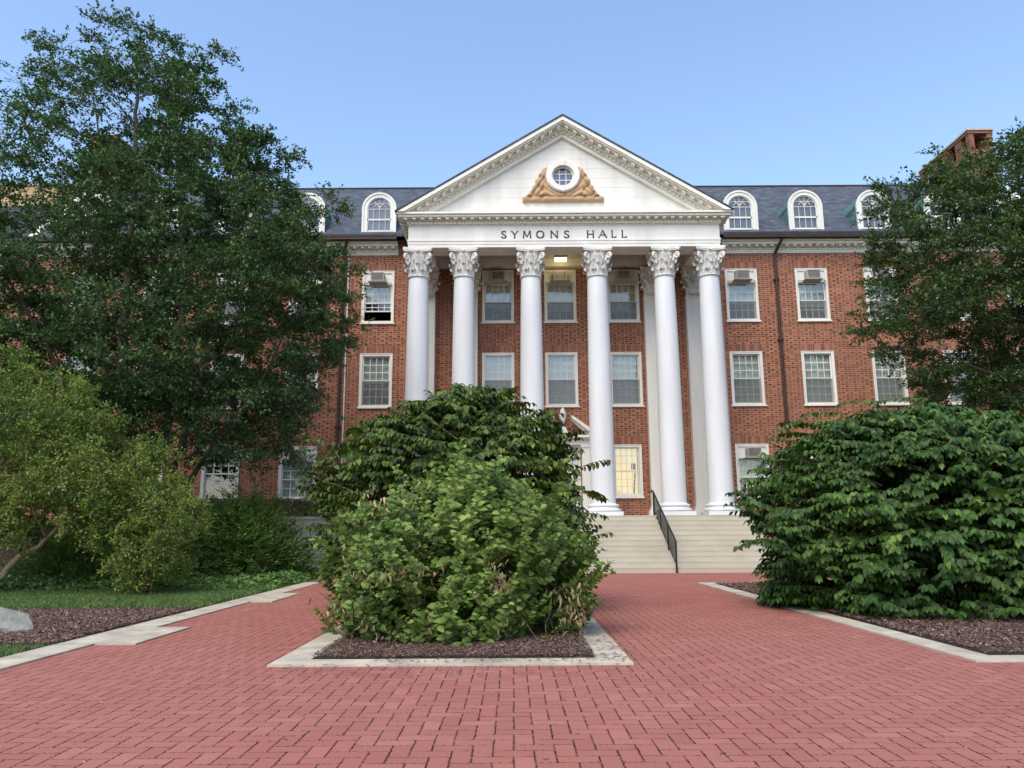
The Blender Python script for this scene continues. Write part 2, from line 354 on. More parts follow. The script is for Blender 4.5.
def kerb(name, rects, label_kind='structure'):
    mb = MB()
    for (x0, x1, y0, y1) in rects: mb.box(x0, x1, y0, y1, -0.05, 0.018)
    o = tag(obj(name, mb, 'kerb_concrete'), kind='structure'); return o
PX0, PX1, PY0, PY1 = -2.42, 1.18, 7.92, 16.4      # island planter
k1 = kerb('planter_kerb', [(PX0, PX1, PY0, PY0 + 0.34), (PX0, PX0 + 0.34, PY0 + 0.344, PY1), (PX1 - 0.34, PX1, PY0 + 0.344, PY1), (PX0 + 0.344, PX1 - 0.344, PY1 - 0.34, PY1)])
k2 = kerb('bed_kerb', [(4.55, 26, 7.95, 8.27), (4.55, 4.87, 8.274, 19.6), (4.874, 12, 19.28, 19.6)])
k3 = kerb('path_kerb', [(-5.40, -4.96, 7.55, 9.38), (-5.40, -4.96, 9.384, 11.1), (-4.956, -4.47, 9.5, 11.1), (-5.40, -4.96, 11.104, 15.0), (-5.40, -4.96, 15.004, 17.0), (-4.956, -4.55, 15.0, 17.0), (-5.40, -4.96, 17.004, 20.6)])
k4 = tag(obj('pavement', MB().box(-9, -4.975, 5.4, 7.54, -0.05, 0.014), 'kerb_concrete'), kind='structure')

def noisy_sheet(name, x0, x1, y0, y1, z, mat, amp, step, edge=0.15):
    nx = max(2, int((x1 - x0) / step)); ny = max(2, int((y1 - y0) / step)); mb = MB(); vs = []
    for b in range(ny + 1):
        for a in range(nx + 1):
            x = x0 + (x1 - x0) * a / nx; y = y0 + (y1 - y0) * b / ny
            e = min(1, min(x - x0, x1 - x, y - y0, y1 - y) / edge)
            vs.append((x, y, z + e * amp * (0.6 + 0.4 * math.sin(x * 2.1 + math.sin(y * 1.3)) * math.cos(y * 1.7)) + e * random.uniform(-0.008, 0.008)))
    mb.add(vs, [(b * (nx + 1) + a, b * (nx + 1) + a + 1, (b + 1) * (nx + 1) + a + 1, (b + 1) * (nx + 1) + a) for b in range(ny) for a in range(nx)])
    return tag(obj(name, mb, mat), kind='structure')
noisy_sheet('planting_soil', PX0 + 0.345, PX1 - 0.345, PY0 + 0.345, PY1 - 0.345, 0.006, 'soil', 0.02, 0.12)
noisy_sheet('planting_soil', 4.875, 14, 8.275, 19.27, 0.006, 'soil', 0.02, 0.2)
noisy_sheet('planting_soil', -13.5, -5.405, 8.9, 13.7, 0.004, 'soil', 0.02, 0.2)
noisy_sheet('ground_bank', -24, -5.405, 13.72, 29.0, 0.0, 'lawn_soil', 0.06, 0.4, 0.6)

def np_mesh(name, V, F4, mat, parent=None, smooth=False, at=(0, 0, 0)):
    """fast mesh from numpy arrays: V (n,3), F4 (m,k)"""
    me = bpy.data.meshes.new(name); n = len(V); m, k = F4.shape
    me.vertices.add(n); me.vertices.foreach_set('co', (np.asarray(V) - np.array(at)).astype(np.float32).ravel())
    me.loops.add(m * k); me.loops.foreach_set('vertex_index', F4.astype(np.int32).ravel())
    me.polygons.add(m); me.polygons.foreach_set('loop_start', (np.arange(m) * k).astype(np.int32))
    me.polygons.foreach_set('loop_total', np.full(m, k, dtype=np.int32))
    if smooth: me.polygons.foreach_set('use_smooth', np.ones(m, dtype=bool))
    me.materials.append(M[mat]); me.update(calc_edges=True); me.validate()
    o = bpy.data.objects.new(name, me); link(o, parent)
    wp = WO[parent.name] if parent is not None else Vector((0, 0, 0))
    o.location = Vector(at) - wp; WO[o.name] = Vector(at); return o
def norm(a): return a / np.maximum(np.linalg.norm(a, axis=1, keepdims=True), 1e-9)

def chips(name, label, rects, n, mat, L=(0.02, 0.06), W=(0.006, 0.014), z=0.05, tilt=0.35, zs=0.02):
    xs = []; ys = []; area = np.array([(b - a) * (d - c) for a, b, c, d in rects]); area = area / area.sum()
    pick = rng.choice(len(rects), n, p=area); rr = np.array(rects)[pick]
    x = rr[:, 0] + (rr[:, 1] - rr[:, 0]) * rng.random(n); y = rr[:, 2] + (rr[:, 3] - rr[:, 2]) * rng.random(n)
    a = rng.random(n) * 2 * np.pi; l = rng.uniform(*L, n) / 2; w = rng.uniform(*W, n) / 2
    d = norm(np.stack([np.cos(a), np.sin(a), rng.normal(0, tilt, n)], 1)); s = norm(np.stack([-np.sin(a), np.cos(a), rng.normal(0, tilt, n)], 1))
    c = np.stack([x, y, z + rng.uniform(0, zs, n)], 1); up = np.cross(d, s) * (w * 0.5)[:, None]
    V = np.stack([c - d * l[:, None] - s * w[:, None], c + d * l[:, None] - s * w[:, None] * 0.6, c + d * l[:, None] + s * w[:, None] * 0.6, c - d * l[:, None] + s * w[:, None],
                  c - d * l[:, None] * 0.6 + up, c + d * l[:, None] * 0.6 + up], 1).reshape(-1, 3)
    b = (np.arange(n) * 6)[:, None]
    F = np.concatenate([b + np.array([0, 1, 5, 4]), b + np.array([1, 2, 5, 5]), b + np.array([2, 3, 4, 5]), b + np.array([3, 0, 4, 4])], 0)
    F = np.concatenate([b + np.array([0, 1, 5]), b + np.array([0, 5, 4]), b + np.array([1, 2, 5]), b + np.array([2, 3, 4]), b + np.array([2, 4, 5]), b + np.array([3, 0, 4])], 0)
    o = np_mesh(name, V, F, mat); tag(o, label, 'mulch' if 'mulch' in name else 'leaf litter', kind='stuff'); return o
chips('mulch', 'dark brown wood chips covering the three planting beds', [(PX0 + 0.34, PX1 - 0.34, PY0 + 0.34, 10.5), (PX0 + 0.34, PX1 - 0.34, PY0 + 0.34, 10.5)], 16000, 'mulch_chip', z=0.04)
chips('mulch', 'dark brown bark mulch spread under the right shrub', [(4.88, 11, 8.28, 12.5)], 30000, 'mulch_chip', z=0.045, L=(0.025, 0.07), W=(0.008, 0.02))
chips('mulch', 'bark mulch in the far corner of the right bed near the steps', [(4.88, 7.5, 12.5, 19.25)], 14000, 'mulch_chip', z=0.03, L=(0.03, 0.08), W=(0.01, 0.022))
chips('mulch', 'reddish brown wood chips around the boulder on the left', [(-11.5, -5.41, 9.4, 13.75)], 42000, 'mulch_chip', z=0.035, L=(0.03, 0.08), W=(0.01, 0.022))
chips('fallen_litter', 'scattered dry leaf crumbs lying on kerbs and brick paving', [(PX0 + 1, PX1, PY0 + 0.05, PY0 + 0.36), (PX0 + 1, PX1, PY0 + 0.12, PY0 + 0.36), (0.5, PX1, 7.95, 8.5), (-2.3, 1.2, 7.3, 7.9), (0.9, 1.3, 8, 10)], 620, 'mulch_chip', z=0.022, zs=0.004, L=(0.015, 0.06), tilt=0.1)
chips('fallen_litter', 'tiny dry leaves and grit strewn over the brick plaza', [(-4.8, 5.0, 2.5, 9.0), (-4.4, 4.4, 8, 20)], 420, 'litter', z=0.004, zs=0.003, L=(0.012, 0.04), W=(0.006, 0.016), tilt=0.1)

def grass(name, label, rects, n, h=(0.04, 0.09), mat='grass_blade', z=0.03, w=0.004):
    area = np.array([(b - a) * (d - c) for a, b, c, d in rects]); pick = rng.choice(len(rects), n, p=area / area.sum()); rr = np.array(rects)[pick]
    x = rr[:, 0] + (rr[:, 1] - rr[:, 0]) * rng.random(n); y = rr[:, 2] + (rr[:, 3] - rr[:, 2]) * rng.random(n)
    x += rng.normal(0, 0.04, n); y += rng.normal(0, 0.12, n); x = np.minimum(x, -5.41)
    hh = rng.uniform(*h, n); a = rng.random(n) * 2 * np.pi; s = np.stack([np.cos(a), np.sin(a), np.zeros(n)], 1) * w
    b = np.stack([x, y, np.full(n, z)], 1); le = np.stack([rng.normal(0, .35, n), rng.normal(0, .35, n), np.ones(n)], 1)
    t1 = b + le * (hh * 0.55)[:, None]; t2 = b + le * np.array([1.7, 1.7, 0.9]) * hh[:, None]
    V = np.stack([b - s, b + s, t1 + s * 0.7, t1 - s * 0.7, t2], 1).reshape(-1, 3); o = (np.arange(n) * 5)[:, None]
    F = np.concatenate([o + np.array([0, 1, 2]), o + np.array([0, 2, 3]), o + np.array([3, 2, 4])], 0)
    return tag(np_mesh(name, V, F, mat), label, 'grass', kind='stuff')
grass('grass', 'short green lawn strip behind the left mulch bed', [(-18, -5.45, 13.5, 18.0)], 110000, (0.05, 0.11), z=0.02, w=0.007)
grass('grass', 'small tuft of bright grass at the left frame edge by the kerb', [(-8, -5.45, 8.0, 9.5), (-7, -5.45, 7.8, 9.0)], 14000, (0.03, 0.07), z=0.0)
noisy_sheet('lawn', 14.01, 25.9, 8.28, 19.6, 0.008, 'lawn_soil', 0.02, 0.4)
noisy_sheet('lawn', 9.4, 25.9, 19.65, 30.6, 0.008, 'lawn_soil', 0.03, 0.4)
# ------------------------------------------------------------------ the hall
YW = 30.8; CX = 2.03; FL = 1.80
BX0, BX1, BYB = -20.2, 23.2, 39.2
hall = empty('academic_hall', (CX, YW, 0), 'long red brick hall with white columned portico, pediment and slate roof', 'building')
SIDE_L = [-5.56, -8.58, -11.66, -14.7, -17.7]; SIDE_R = [9.60, 12.535, 15.42, 18.35, 21.3]
CEN = [-0.56, 2.03, 4.65]
wins = []
for x in SIDE_L + SIDE_R + CEN:
    w = 1.34 if x not in CEN else 1.32
    wins.append((x, w, 9.79, 12.03, 3)); wins.append((x, w, 6.26, 8.48, 2))
for x in SIDE_L + SIDE_R: wins.append((x, 1.34 if x > 0 else 1.5, 2.56, 4.67, 1))
wins.append((-0.56, 1.2, 2.60, 4.67, 1)); wins.append((4.58, 1.2, 2.60, 4.67, 1))
door = (2.03, 1.30, FL, 4.35)

# front wall with real openings: a grid of cells around the openings
def wall_with_openings(x0, x1, z0, z1, y0, y1, holes):
    xs = sorted(set([x0, x1] + [h[0] for h in holes] + [h[1] for h in holes])); zs = sorted(set([z0, z1] + [h[2] for h in holes] + [h[3] for h in holes]))
    nx, nz = len(xs) - 1, len(zs) - 1; solid = np.ones((nx, nz), bool)
    for a in range(nx):
        for b in range(nz):
            xm, zm = (xs[a] + xs[a + 1]) / 2, (zs[b] + zs[b + 1]) / 2
            if any(h[0] < xm < h[1] and h[2] < zm < h[3] for h in holes): solid[a, b] = False
    mb = MB(); idx = {}
    def V(x, y, z):
        k = (x, y, z)
        if k not in idx: idx[k] = len(mb.v); mb.v.append(k)
        return idx[k]
    S = lambda a, b: 0 <= a < nx and 0 <= b < nz and solid[a, b]
    for a in range(nx):
        for b in range(nz):
            if not solid[a, b]: continue
            X0, X1, Z0, Z1 = xs[a], xs[a + 1], zs[b], zs[b + 1]
            mb.f.append((V(X0, y0, Z0), V(X1, y0, Z0), V(X1, y0, Z1), V(X0, y0, Z1)))
            mb.f.append((V(X1, y1, Z0), V(X0, y1, Z0), V(X0, y1, Z1), V(X1, y1, Z1)))
            if not S(a - 1, b): mb.f.append((V(X0, y1, Z0), V(X0, y0, Z0), V(X0, y0, Z1), V(X0, y1, Z1)))
            if not S(a + 1, b): mb.f.append((V(X1, y0, Z0), V(X1, y1, Z0), V(X1, y1, Z1), V(X1, y0, Z1)))
            if not S(a, b - 1): mb.f.append((V(X0, y0, Z0), V(X0, y1, Z0), V(X1, y1, Z0), V(X1, y0, Z0)))
            if not S(a, b + 1): mb.f.append((V(X0, y0, Z1), V(X1, y0, Z1), V(X1, y1, Z1), V(X0, y1, Z1)))
    return mb
holes = [(x - w / 2 + .05, x + w / 2 - .05, a + .05, b - .05) for x, w, a, b, _ in wins] + [(door[0] - .7, door[0] + .7, FL, 4.4)]
obj('wall', wall_with_openings(BX0, BX1, 0, 13.4, YW, YW + 0.35, holes), 'brick', hall)
obj('wall', MB().box(BX0, BX0 + .35, YW + .352, BYB, 0, 13.4), 'brick', hall)
obj('wall', MB().box(BX1 - .35, BX1, YW + .352, BYB, 0, 13.4), 'brick', hall)
obj('wall', MB().box(BX0, BX1, BYB + .002, BYB + .35, 0, 13.4), 'brick', hall)
mb = MB()
for z in (0.9, 5.4, 9.0, 12.75): mb.box(BX0 + .352, BX1 - .352, YW + .352, BYB - .002, z, z + 0.25)
mb.box(BX0 + .352, BX1 - .352, YW + 5, YW + 5.1, 1.15, 12.74)
obj('interior_floor', mb, 'dark_interior', hall)
mb = MB()   # gable ends up to the roof slope
RY, RZ, EY, EZ = 34.9, 17.52, 30.12, 13.30
BEY = RY + (RY - EY)
for x in (BX0, BX1 - .4):
    mb = MB().prism_x([(YW - .1, 13.402), (BYB + .3, 13.402), (RY, RZ + .55)][:3], x, x + .4)
    obj('gable_wall', mb, 'old_brick', hall)
mb = MB()
for x in (BX0 - .06, BX1 - .46):
    mb = MB().prism_x([(YW - .35, 13.5), (YW - .25, 13.35), (RY, RZ + .56), (BYB + .5, 13.35), (BYB + .6, 13.5), (RY, RZ + .74)], x, x + .52)
    obj('gable_coping', mb, 'cream_trim', hall)
# soldier arches over the windows
for x, w, a, b, fl in wins:
    obj('lintel', MB().prism([(-w / 2 - .02, 0), (w / 2 + .02, 0), (w / 2 + .12, .30), (-w / 2 - .12, .30)], -.004, .02), 'soldier_brick', hall, at=(x, YW, b + .004))
# main roof
mb = MB(); th = .12
mb.prism_x([(EY, EZ), (RY, RZ), (BEY, EZ), (BEY, EZ + th), (RY, RZ + th), (EY, EZ + th)], BX0 + .47, BX1 - .47)
roof = obj('roof', mb, 'slate', hall)
mb = MB(); mb.tube([(BX0 + .5, RY, RZ + th), (BX1 - .5, RY, RZ + th)], .07, 6); obj('ridge_cap', mb, 'bronze_metal', roof)
# chimneys: long stacks across the ridge with openings under the cap
def chimney(x0, x1):
    y0, y1, zt = 33.0, 37.3, 19.56; mb = MB()
    mb.box(x0, x1, y0, y1, 14, 18.55)
    n = 4; py = np.linspace(y0, y1, n + 1)
    mb.box(x0, x0 + .25, y0, y0 + .25, 18.552, zt - .22); mb.box(x1 - .25, x1, y0, y0 + .25, 18.552, zt - .22)
    for k in range(1, n + 1):
        yy = py[k] - (.45 if k < n else .25); mb.box(x0, x0 + .25, yy, yy + (.5 if k < n else .25), 18.552, zt - .22); mb.box(x1 - .25, x1, yy, yy + (.5 if k < n else .25), 18.552, zt - .22)
    mb.box(x0 - .03, x1 + .03, y0 - .03, y1 + .03, zt - .218, zt - .08)
    c = obj('chimney', mb, 'old_brick', roof)
    obj('chimney_cap', MB().box(x0 - .07, x1 + .07, y0 - .07, y1 + .07, zt - .078, zt), 'terrace_stone', roof)
chimney(21.3, 22.4); chimney(-19.45, -18.35)

# stacked-box cornice along a rectangle; layers = (z0, z1, projection)
def cornice_front(mb, x0, x1, y, layers, side=True):
    for z0, z1, p in layers: mb.box(x0 - (p if side else 0), x1 + (p if side else 0), y - p, y + .3, z0, z1)
def blocks(mb, x0, x1, y, z0, z1, d, w, step, p0=0.0):
    n = int(round((x1 - x0) / step)); st = (x1 - x0) / n
    for k in range(n + 1):
        x = x0 + k * st; mb.box(x - w / 2, x + w / 2, y - p0 - d, y - p0, z0, z1)
for x0, x1 in ((BX0, -4.75), (8.8, BX1)):
    mb = MB()
    for z0, z1, p in [(12.72, 12.78, .03), (12.78, 12.84, .05), (12.935, 13.015, .10), (13.015, 13.12, .34), (13.12, 13.20, .42)]:
        mb.box(x0, x1, YW - p, YW - .001, z0, z1 - .001)
    mb.box(x0, x1, YW - .05, YW - .001, 12.84, 12.934)
    blocks(mb, x0 + .1, x1 - .1, YW, 12.85, 12.92, .05, .085, .15, .05)
    blocks(mb, x0 + .2, x1 - .2, YW, 12.94, 13.014, .20, .13, .32, .10)
    obj('eaves_cornice', mb, 'cream_trim', hall)
    mb = MB().box(x0, x1, YW - .66, YW - .485, 13.20, 13.36); mb.box(x0, x1, YW - .69, YW - .665, 13.34, 13.40)
    mb.box(x0, x1, YW - .484, YW - .30, 13.202, 13.25); obj('gutter', mb, 'bronze_metal', hall)
# downspouts
for x, w in ((11.05, .1), (-7.02, .1)):
    mb = MB(); mb.tube([(x + .22, YW - .56, 13.2), (x + .22, YW - .56, 13.2), (x + .12, YW - .40, 12.95), (x, YW - .12, 12.65), (x, YW - .1, 12.3), (x, YW - .1, 1.2)], .062, 8)
    for z in (11.5, 8.9, 5.4): mb.box(x - .11, x + .11, YW - .18, YW - .005, z, z + .06)
    obj('downspout', mb, 'bronze_metal', hall)
obj('conduit', MB().tube([(-6.82, YW - .04, 12.6), (-6.82, YW - .04, 1.6)], .03, 6), 'white_paint', hall)

# ---- windows (window > casing is the part, sash / pane / sill / blind below it)
glass_cache = {}
def make_window(x, w, z0, z1, fl, blind=1.0, lit=False, ac=True, openb=0.0, curtain=False):
    H = z1 - z0; at = (x, YW, z0)
    mb = MB(); c = .11
    mb.box(-w/2, -w/2 + c, -.03, .14, 0, H); mb.box(w/2 - c, w/2, -.03, .14, 0, H); mb.box(-w/2 + c, w/2 - c, -.03, .14, H - c, H); mb.box(-w/2 + c, w/2 - c, -.03, .14, 0, .07)
    mb.box(-w/2 - .0, -w/2 + .03, -.045, -.0305, 0, H); mb.box(w/2 - .03, w/2, -.045, -.0305, 0, H); mb.box(-w/2 + .0305, w/2 - .0305, -.045, -.0305, H - .03, H)
    win = obj('window', mb, 'white_paint', hall, at=at)
    obj('sill', MB().box(-w/2 - .05, w/2 + .05, -.07, .12, -.065, -.003), 'cream_trim', win, at=at)
    top = H - c; bot = .07 + .002
    if ac:
        ph = .46; mbp = MB().box(-w/2 + c + .001, w/2 - c - .001, .01, .05, top - ph, top - .002)
        mbp.box(-w/2 + c + .001, w/2 - c - .001, -.01, .0095, top - ph - .03, top - ph + .02)
        obj('panel', mbp, 'white_paint', win, at=at); top = top - ph - .032
    iw = w/2 - c; mid = bot + (top - bot) * .5 + (openb * .0); s = .05
    up_rows, lo_rows = (2, 2) if ac else (3, 3)
    def sash(za, zb, y, rows, nm):
        mb = MB(); mb.box(-iw + .002, -iw + s, y, y + .035, za, zb); mb.box(iw - s, iw - .002, y, y + .035, za, zb)
        mb.box(-iw + s, iw - s, y, y + .035, za, za + s); mb.box(-iw + s, iw - s, y, y + .035, zb - s * .9, zb)
        for k in range(1, 4): xx = -iw + s + (2 * iw - 2 * s) * k / 4; mb.box(xx - .014, xx + .014, y + .006, y + .03, za + s, zb - s * .9)
        for k in range(1, rows): zz = za + s + (zb - za - 1.9 * s) * k / rows; mb.box(-iw + s, iw - s, y + .007, y + .029, zz - .014, zz + .014)
        sh = obj(nm, mb, 'white_paint', win, at=at)
        obj('pane', MB().add([(-iw + s, y + .016, za + s), (iw - s, y + .016, za + s), (iw - s, y + .016, zb - s * .9), (-iw + s, y + .016, zb - s * .9)], [(0, 1, 2, 3)]), 'glass', win, at=at)
    sash(mid - .02, top - .001, .055, up_rows, 'sash')
    lo0 = bot + openb
    sash(lo0, mid + .02 + (openb * .0), .095, lo_rows, 'sash')
    if lit:
        obj('lit_room', MB().box(-iw + .01, iw - .01, .5, .51, bot + .01, top), 'lit_room', win, at=at)
        obj('notice', MB().box(.18, .36, .135, .14, bot + 1.0, bot + 1.25), 'dark_interior', win, at=at)
        obj('pole', MB().tube([(.28, .3, bot), (.36, .32, bot + .9)], .03, 6), 'dark_interior', win, at=at)
    else:
        if fl >= 2 and not openb: obj('insect_screen', MB().box(-iw + .01, iw - .01, .044, .046, bot, mid), 'insect_screen', win, at=at)
        if blind > 0:
            zb = bot + (top - bot) * (1 - blind); mb = MB()
            n = max(3, int((top - zb) / .05))
            mb.box(-iw + .03, iw - .03, .19, .20, zb, top)
            for k in range(n): zz = zb + (top - zb) * (k + .5) / n; mb.box(-iw + .02, iw - .02, .175, .189, zz - .012, zz + .006)
            obj('blind', mb, 'curtain' if curtain else 'blind_fabric', win, at=at)
    return win
rnd = random.Random(11)
for x, w, z0, z1, fl in wins:
    ac = (fl == 3) or (fl == 1 and abs(x) > 5 and x not in (4.58,) and x != -11.66)
    bl = rnd.choice([1.0, 1.0, 0.85, 1.0, .6]); kw = {}
    if fl == 3: bl = rnd.choice([.55, .8, 1.0, .65])
    if x == -5.56 and fl == 3: kw['openb'] = .42; bl = .5
    if x == -5.56 and fl == 2: bl = .55
    if x == 2.03 and fl == 3: bl = .75
    if x == 4.65 and fl == 3: bl = .8; kw['curtain'] = True
    if fl == 2 and x > 0: bl = 1.0
    if x == 4.58: kw['lit'] = True
    if x == -11.66 and fl == 1: bl = .35
    make_window(x, w, z0, z1, fl, bl, ac=ac, **kw)

# ---- dormers
def dormer(x):
    y = 30.32; w = .69; zb = 13.51; zs = 14.60; at = (x, y, zb)
    d = obj('dormer', MB().box(-w + .02, w - .02, .1215, 1.7, -.05, zs - zb), 'copper_green', roof, at=at)
    # front casing: two jambs and an arch
    mb = MB(); mb.box(-w, -w + .19, -.02, .12, 0, zs - zb); mb.box(w - .19, w, -.02, .12, 0, zs - zb); mb.box(-w + .19, w - .19, -.02, .12, 0, .10)
    mb.ring(0, zs - zb, w - .19, w, -.02, .12, 0, 180, 24)
    mb.box(-w - .03, -w + .05, -.05, -.021, 0, zs - zb); mb.box(w - .05, w + .03, -.05, -.021, 0, zs - zb); mb.ring(0, zs - zb, w - .05, w + .03, -.05, -.021, 0, 180, 24)
    mb.box(-w - .08, w + .08, -.09, .1, -.06, -.002)
    obj('dormer_casing', mb, 'white_paint', roof, at=at)
    # barrel roof running back into the slates
    mb = MB(); n = 16; pts = [((w + .0) * math.cos(math.pi * k / n), zs - zb + (w + .0) * math.sin(math.pi * k / n)) for k in range(n + 1)]
    mb.prism(pts, .121, 2.3); obj('dormer_roof', mb, 'copper_green', roof, at=at)
    iw = w - .19; mb = MB(); mz = .62
    mb.box(-iw, iw, .03, .07, mz - .03, mz + .04); mb.box(-iw, -iw + .04, .03, .07, .1, zs - zb); mb.box(iw - .04, iw, .03, .07, .1, zs - zb)
    mb.box(-iw, iw, .03, .07, .1, .15); mb.ring(0, zs - zb, iw - .04, iw, .03, .07, 0, 180, 20)
    for k in (1, 2, 3): xx = -iw + 2 * iw * k / 4; mb.box(xx - .008, xx + .008, .035, .065, .15, zs - zb + (.02 if k != 2 else .0))
    mb.box(-iw, iw, .036, .064, zs - zb - .01, zs - zb + .012)
    for k in range(3): mb.ring(-iw / 2 + k * iw / 2, zs - zb, iw / 2 - .01, iw / 2 + .01, .037, .063, 20, 160, 10)
    for a in (60, 90, 120): c, s_ = math.cos(R_(a)), math.sin(R_(a)); mb.tube([(0, .05, zs - zb + .02), (c * (iw - .03), .05, zs - zb + s_ * (iw - .03))], .010, 4)
    obj('dormer_sash', mb, 'white_paint', roof, at=at)
    pts = [(iw * math.cos(math.pi * k / n) * .99, zs - zb + iw * math.sin(math.pi * k / n) * .99) for k in range(n + 1)] + [(-iw, .11), (iw, .11)]
    mb = MB().add([(a, .074, b) for a, b in pts], [tuple(range(len(pts)))]); obj('pane', mb, 'glass', roof, at=at)
    mb = MB().prism([(a * .97, b) for a, b in pts], .115, .118); obj('blind', mb, 'ac_grille', roof, at=at)
for x in (-5.52, -8.5, -11.5, -14.5, -17.3, 9.60, 12.33, 15.2, 18.05, 20.6): dormer(x)

# ---- portico
HF = 5.98; YF = 27.95; AZ = 11.97
xl, xr = CX - HF, CX + HF
mb = MB()    # architrave and frieze as a ring of beams
BW = .9
def ringbox(p, z0, z1):
    mb.box(xl - p, xr + p, YF - p, YF + BW, z0, z1); mb.box(xl - p, xl + BW, YF + BW, YW - .002, z0, z1); mb.box(xr - BW, xr + p, YF + BW, YW - .002, z0, z1)
ringbox(0, AZ, 12.09); ringbox(.015, 12.09, 12.21); ringbox(.035, 12.21, 12.28); ringbox(.0, 12.28, 12.84)
for cx in (-3.87 + CX, -1.28 + CX, 1.28 + CX, 3.87 + CX): mb.box(cx - .34, cx + .34, YF + BW + .001, YW - .3, AZ + .12, 12.5)
mb.box(xl + BW + .001, xr - BW - .001, YW - .32, YW - .002, 12.1, 12.5); 
obj('entablature', mb, 'white_paint', hall)
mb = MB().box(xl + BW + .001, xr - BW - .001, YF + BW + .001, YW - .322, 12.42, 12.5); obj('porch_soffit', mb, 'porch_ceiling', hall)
mb = MB()
def layer(z0, z1, p): mb.box(xl - p, xr + p, YF - p, YW - .7, z0, z1)
layer(12.841, 12.88, .03); layer(12.881, 12.955, .05); layer(12.956, 13.0, .07); layer(13.001, 13.085, .09); layer(13.086, 13.175, .36); layer(13.176, 13.245, .43)
blocks(mb, xl, xr, YF, 12.885, 12.95, .06, .09, .15, .05); blocks(mb, xl - .08, xr + .08, YF, 13.012, 13.084, .22, .13, .318, .09)
n = 8
for k in range(1, n):
    yy = YF + k * .31
    for s, xx in ((-1, xl - .13), (1, xr + .13)): mb.box(min(xx, xx + s * .22), max(xx, xx + s * .22), yy - .065, yy + .065, 13.012, 13.084)
obj('cornice', mb, 'cream_trim', hall)
# tympanum of overlapping boards
m_ = .616; AP = 17.19; HT = (AP - 13.25) / m_
ty = YF + .12; zt = AP - .68
mb = MB(); z = 13.246; k = 0
while z < zt - .02:
    z2 = min(z + .40, zt); ha = (zt - z) / m_ + .15; hb = max((zt - z2) / m_, 0) + .15
    mb.add([(CX - ha, ty - .005, z), (CX + ha, ty - .005, z), (CX + hb, ty, z2), (CX - hb, ty, z2), (CX - ha, ty + .1, z), (CX + ha, ty + .1, z), (CX + hb, ty + .1, z2), (CX - hb, ty + .1, z2)],
           [(0, 1, 2, 3), (5, 4, 7, 6), (0, 4, 5, 1), (3, 2, 6, 7), (1, 5, 6, 2), (0, 3, 7, 4)]); z = z2
obj('tympanum', mb, 'white_paint', hall)
# raking cornices
def rake(mb, s, top, bot, y0):
    """band between vertical offsets top/bot below the slope line, front face at y0"""
    xt = (AP - top - 13.247) / m_; xb = (AP - bot - 13.247) / m_
    pts = [(CX, AP - top), (CX, AP - bot), (CX + s * xb, 13.247), (CX + s * xt, 13.247)]
    if s < 0: pts = pts[::-1]
    mb.prism(pts, y0, ty + .2)
def rake_blocks(mb, s, top, bot, y0, y1, w, step):
    x = step * .5
    while AP - bot - m_ * x > 13.30:
        a, b = x - w / 2, x + w / 2
        pts = [(CX + s * a, AP - bot - m_ * a), (CX + s * b, AP - bot - m_ * b), (CX + s * b, AP - top - m_ * b), (CX + s * a, AP - top - m_ * a)]
        if s < 0: pts = pts[::-1]
        mb.prism(pts, y0, y1); x += step
for s in (-1, 1):
    mb = MB()
    for t_, b_, p in [(.03, .19, .50), (.191, .245, .45), (.246, .38, .15), (.381, .41, .12), (.411, .51, .04), (.511, .66, .015)]: rake(mb, s, t_, b_, YF - p)
    rake_blocks(mb, s, .25, .355, YF - .36, YF - .151, .13, .318); rake_blocks(mb, s, .425, .50, YF - .10, YF - .041, .09, .15)
    obj('raking_cornice', mb, 'cream_trim', hall)
mb = MB()   # portico roof slabs
for s in (-1, 1):
    pts = [(CX, AP - .028), (CX + s * (HT - .02), 13.262), (CX + s * (HT + .06), 13.262), (CX, AP + .045)]
    if s > 0: pts = pts[::-1]
    mb.prism(pts, YF - .53, RY - .1)
obj('portico_roof', mb, 'slate', hall)
# round window, carved relief
oz = 14.86
rw = obj('round_window', MB().ring(0, 0, .43, .62, -.24, .0, seg=40).ring(0, 0, .618, .66, -.19, -.001, seg=40).ring(0, 0, .37, .43, -.12, .0, seg=40), 'white_paint', hall, at=(CX, ty, oz))
mb = MB(); mb.prism([(-.07, .40), (.07, .40), (.10, .70), (-.10, .70)], -.29, -.241); mb.prism([(-.05, -.66), (.05, -.66), (.04, -.42), (-.04, -.42)], -.28, -.241)
obj('keystone', mb, 'white_paint', rw, at=(CX, ty, oz))
mb = MB()
for q in (-.125, .125): mb.box(q - .014, q + .014, -.055, -.03, -.35, .35); mb.box(-.35, .35, -.054, -.031, q - .014, q + .014)
obj('muntins', mb, 'white_paint', rw, at=(CX, ty, oz))
obj('pane', MB().add([(.372 * math.cos(k * math.pi / 16), -.028, .372 * math.sin(k * math.pi / 16)) for k in range(32)], [tuple(range(32))]), 'glass', rw, at=(CX, ty, oz))
obj('backing', MB().prism([(.372 * math.cos(k * math.pi / 16), .372 * math.sin(k * math.pi / 16)) for k in range(32)], -.018, -.014), 'slate', rw, at=(CX, ty, oz))
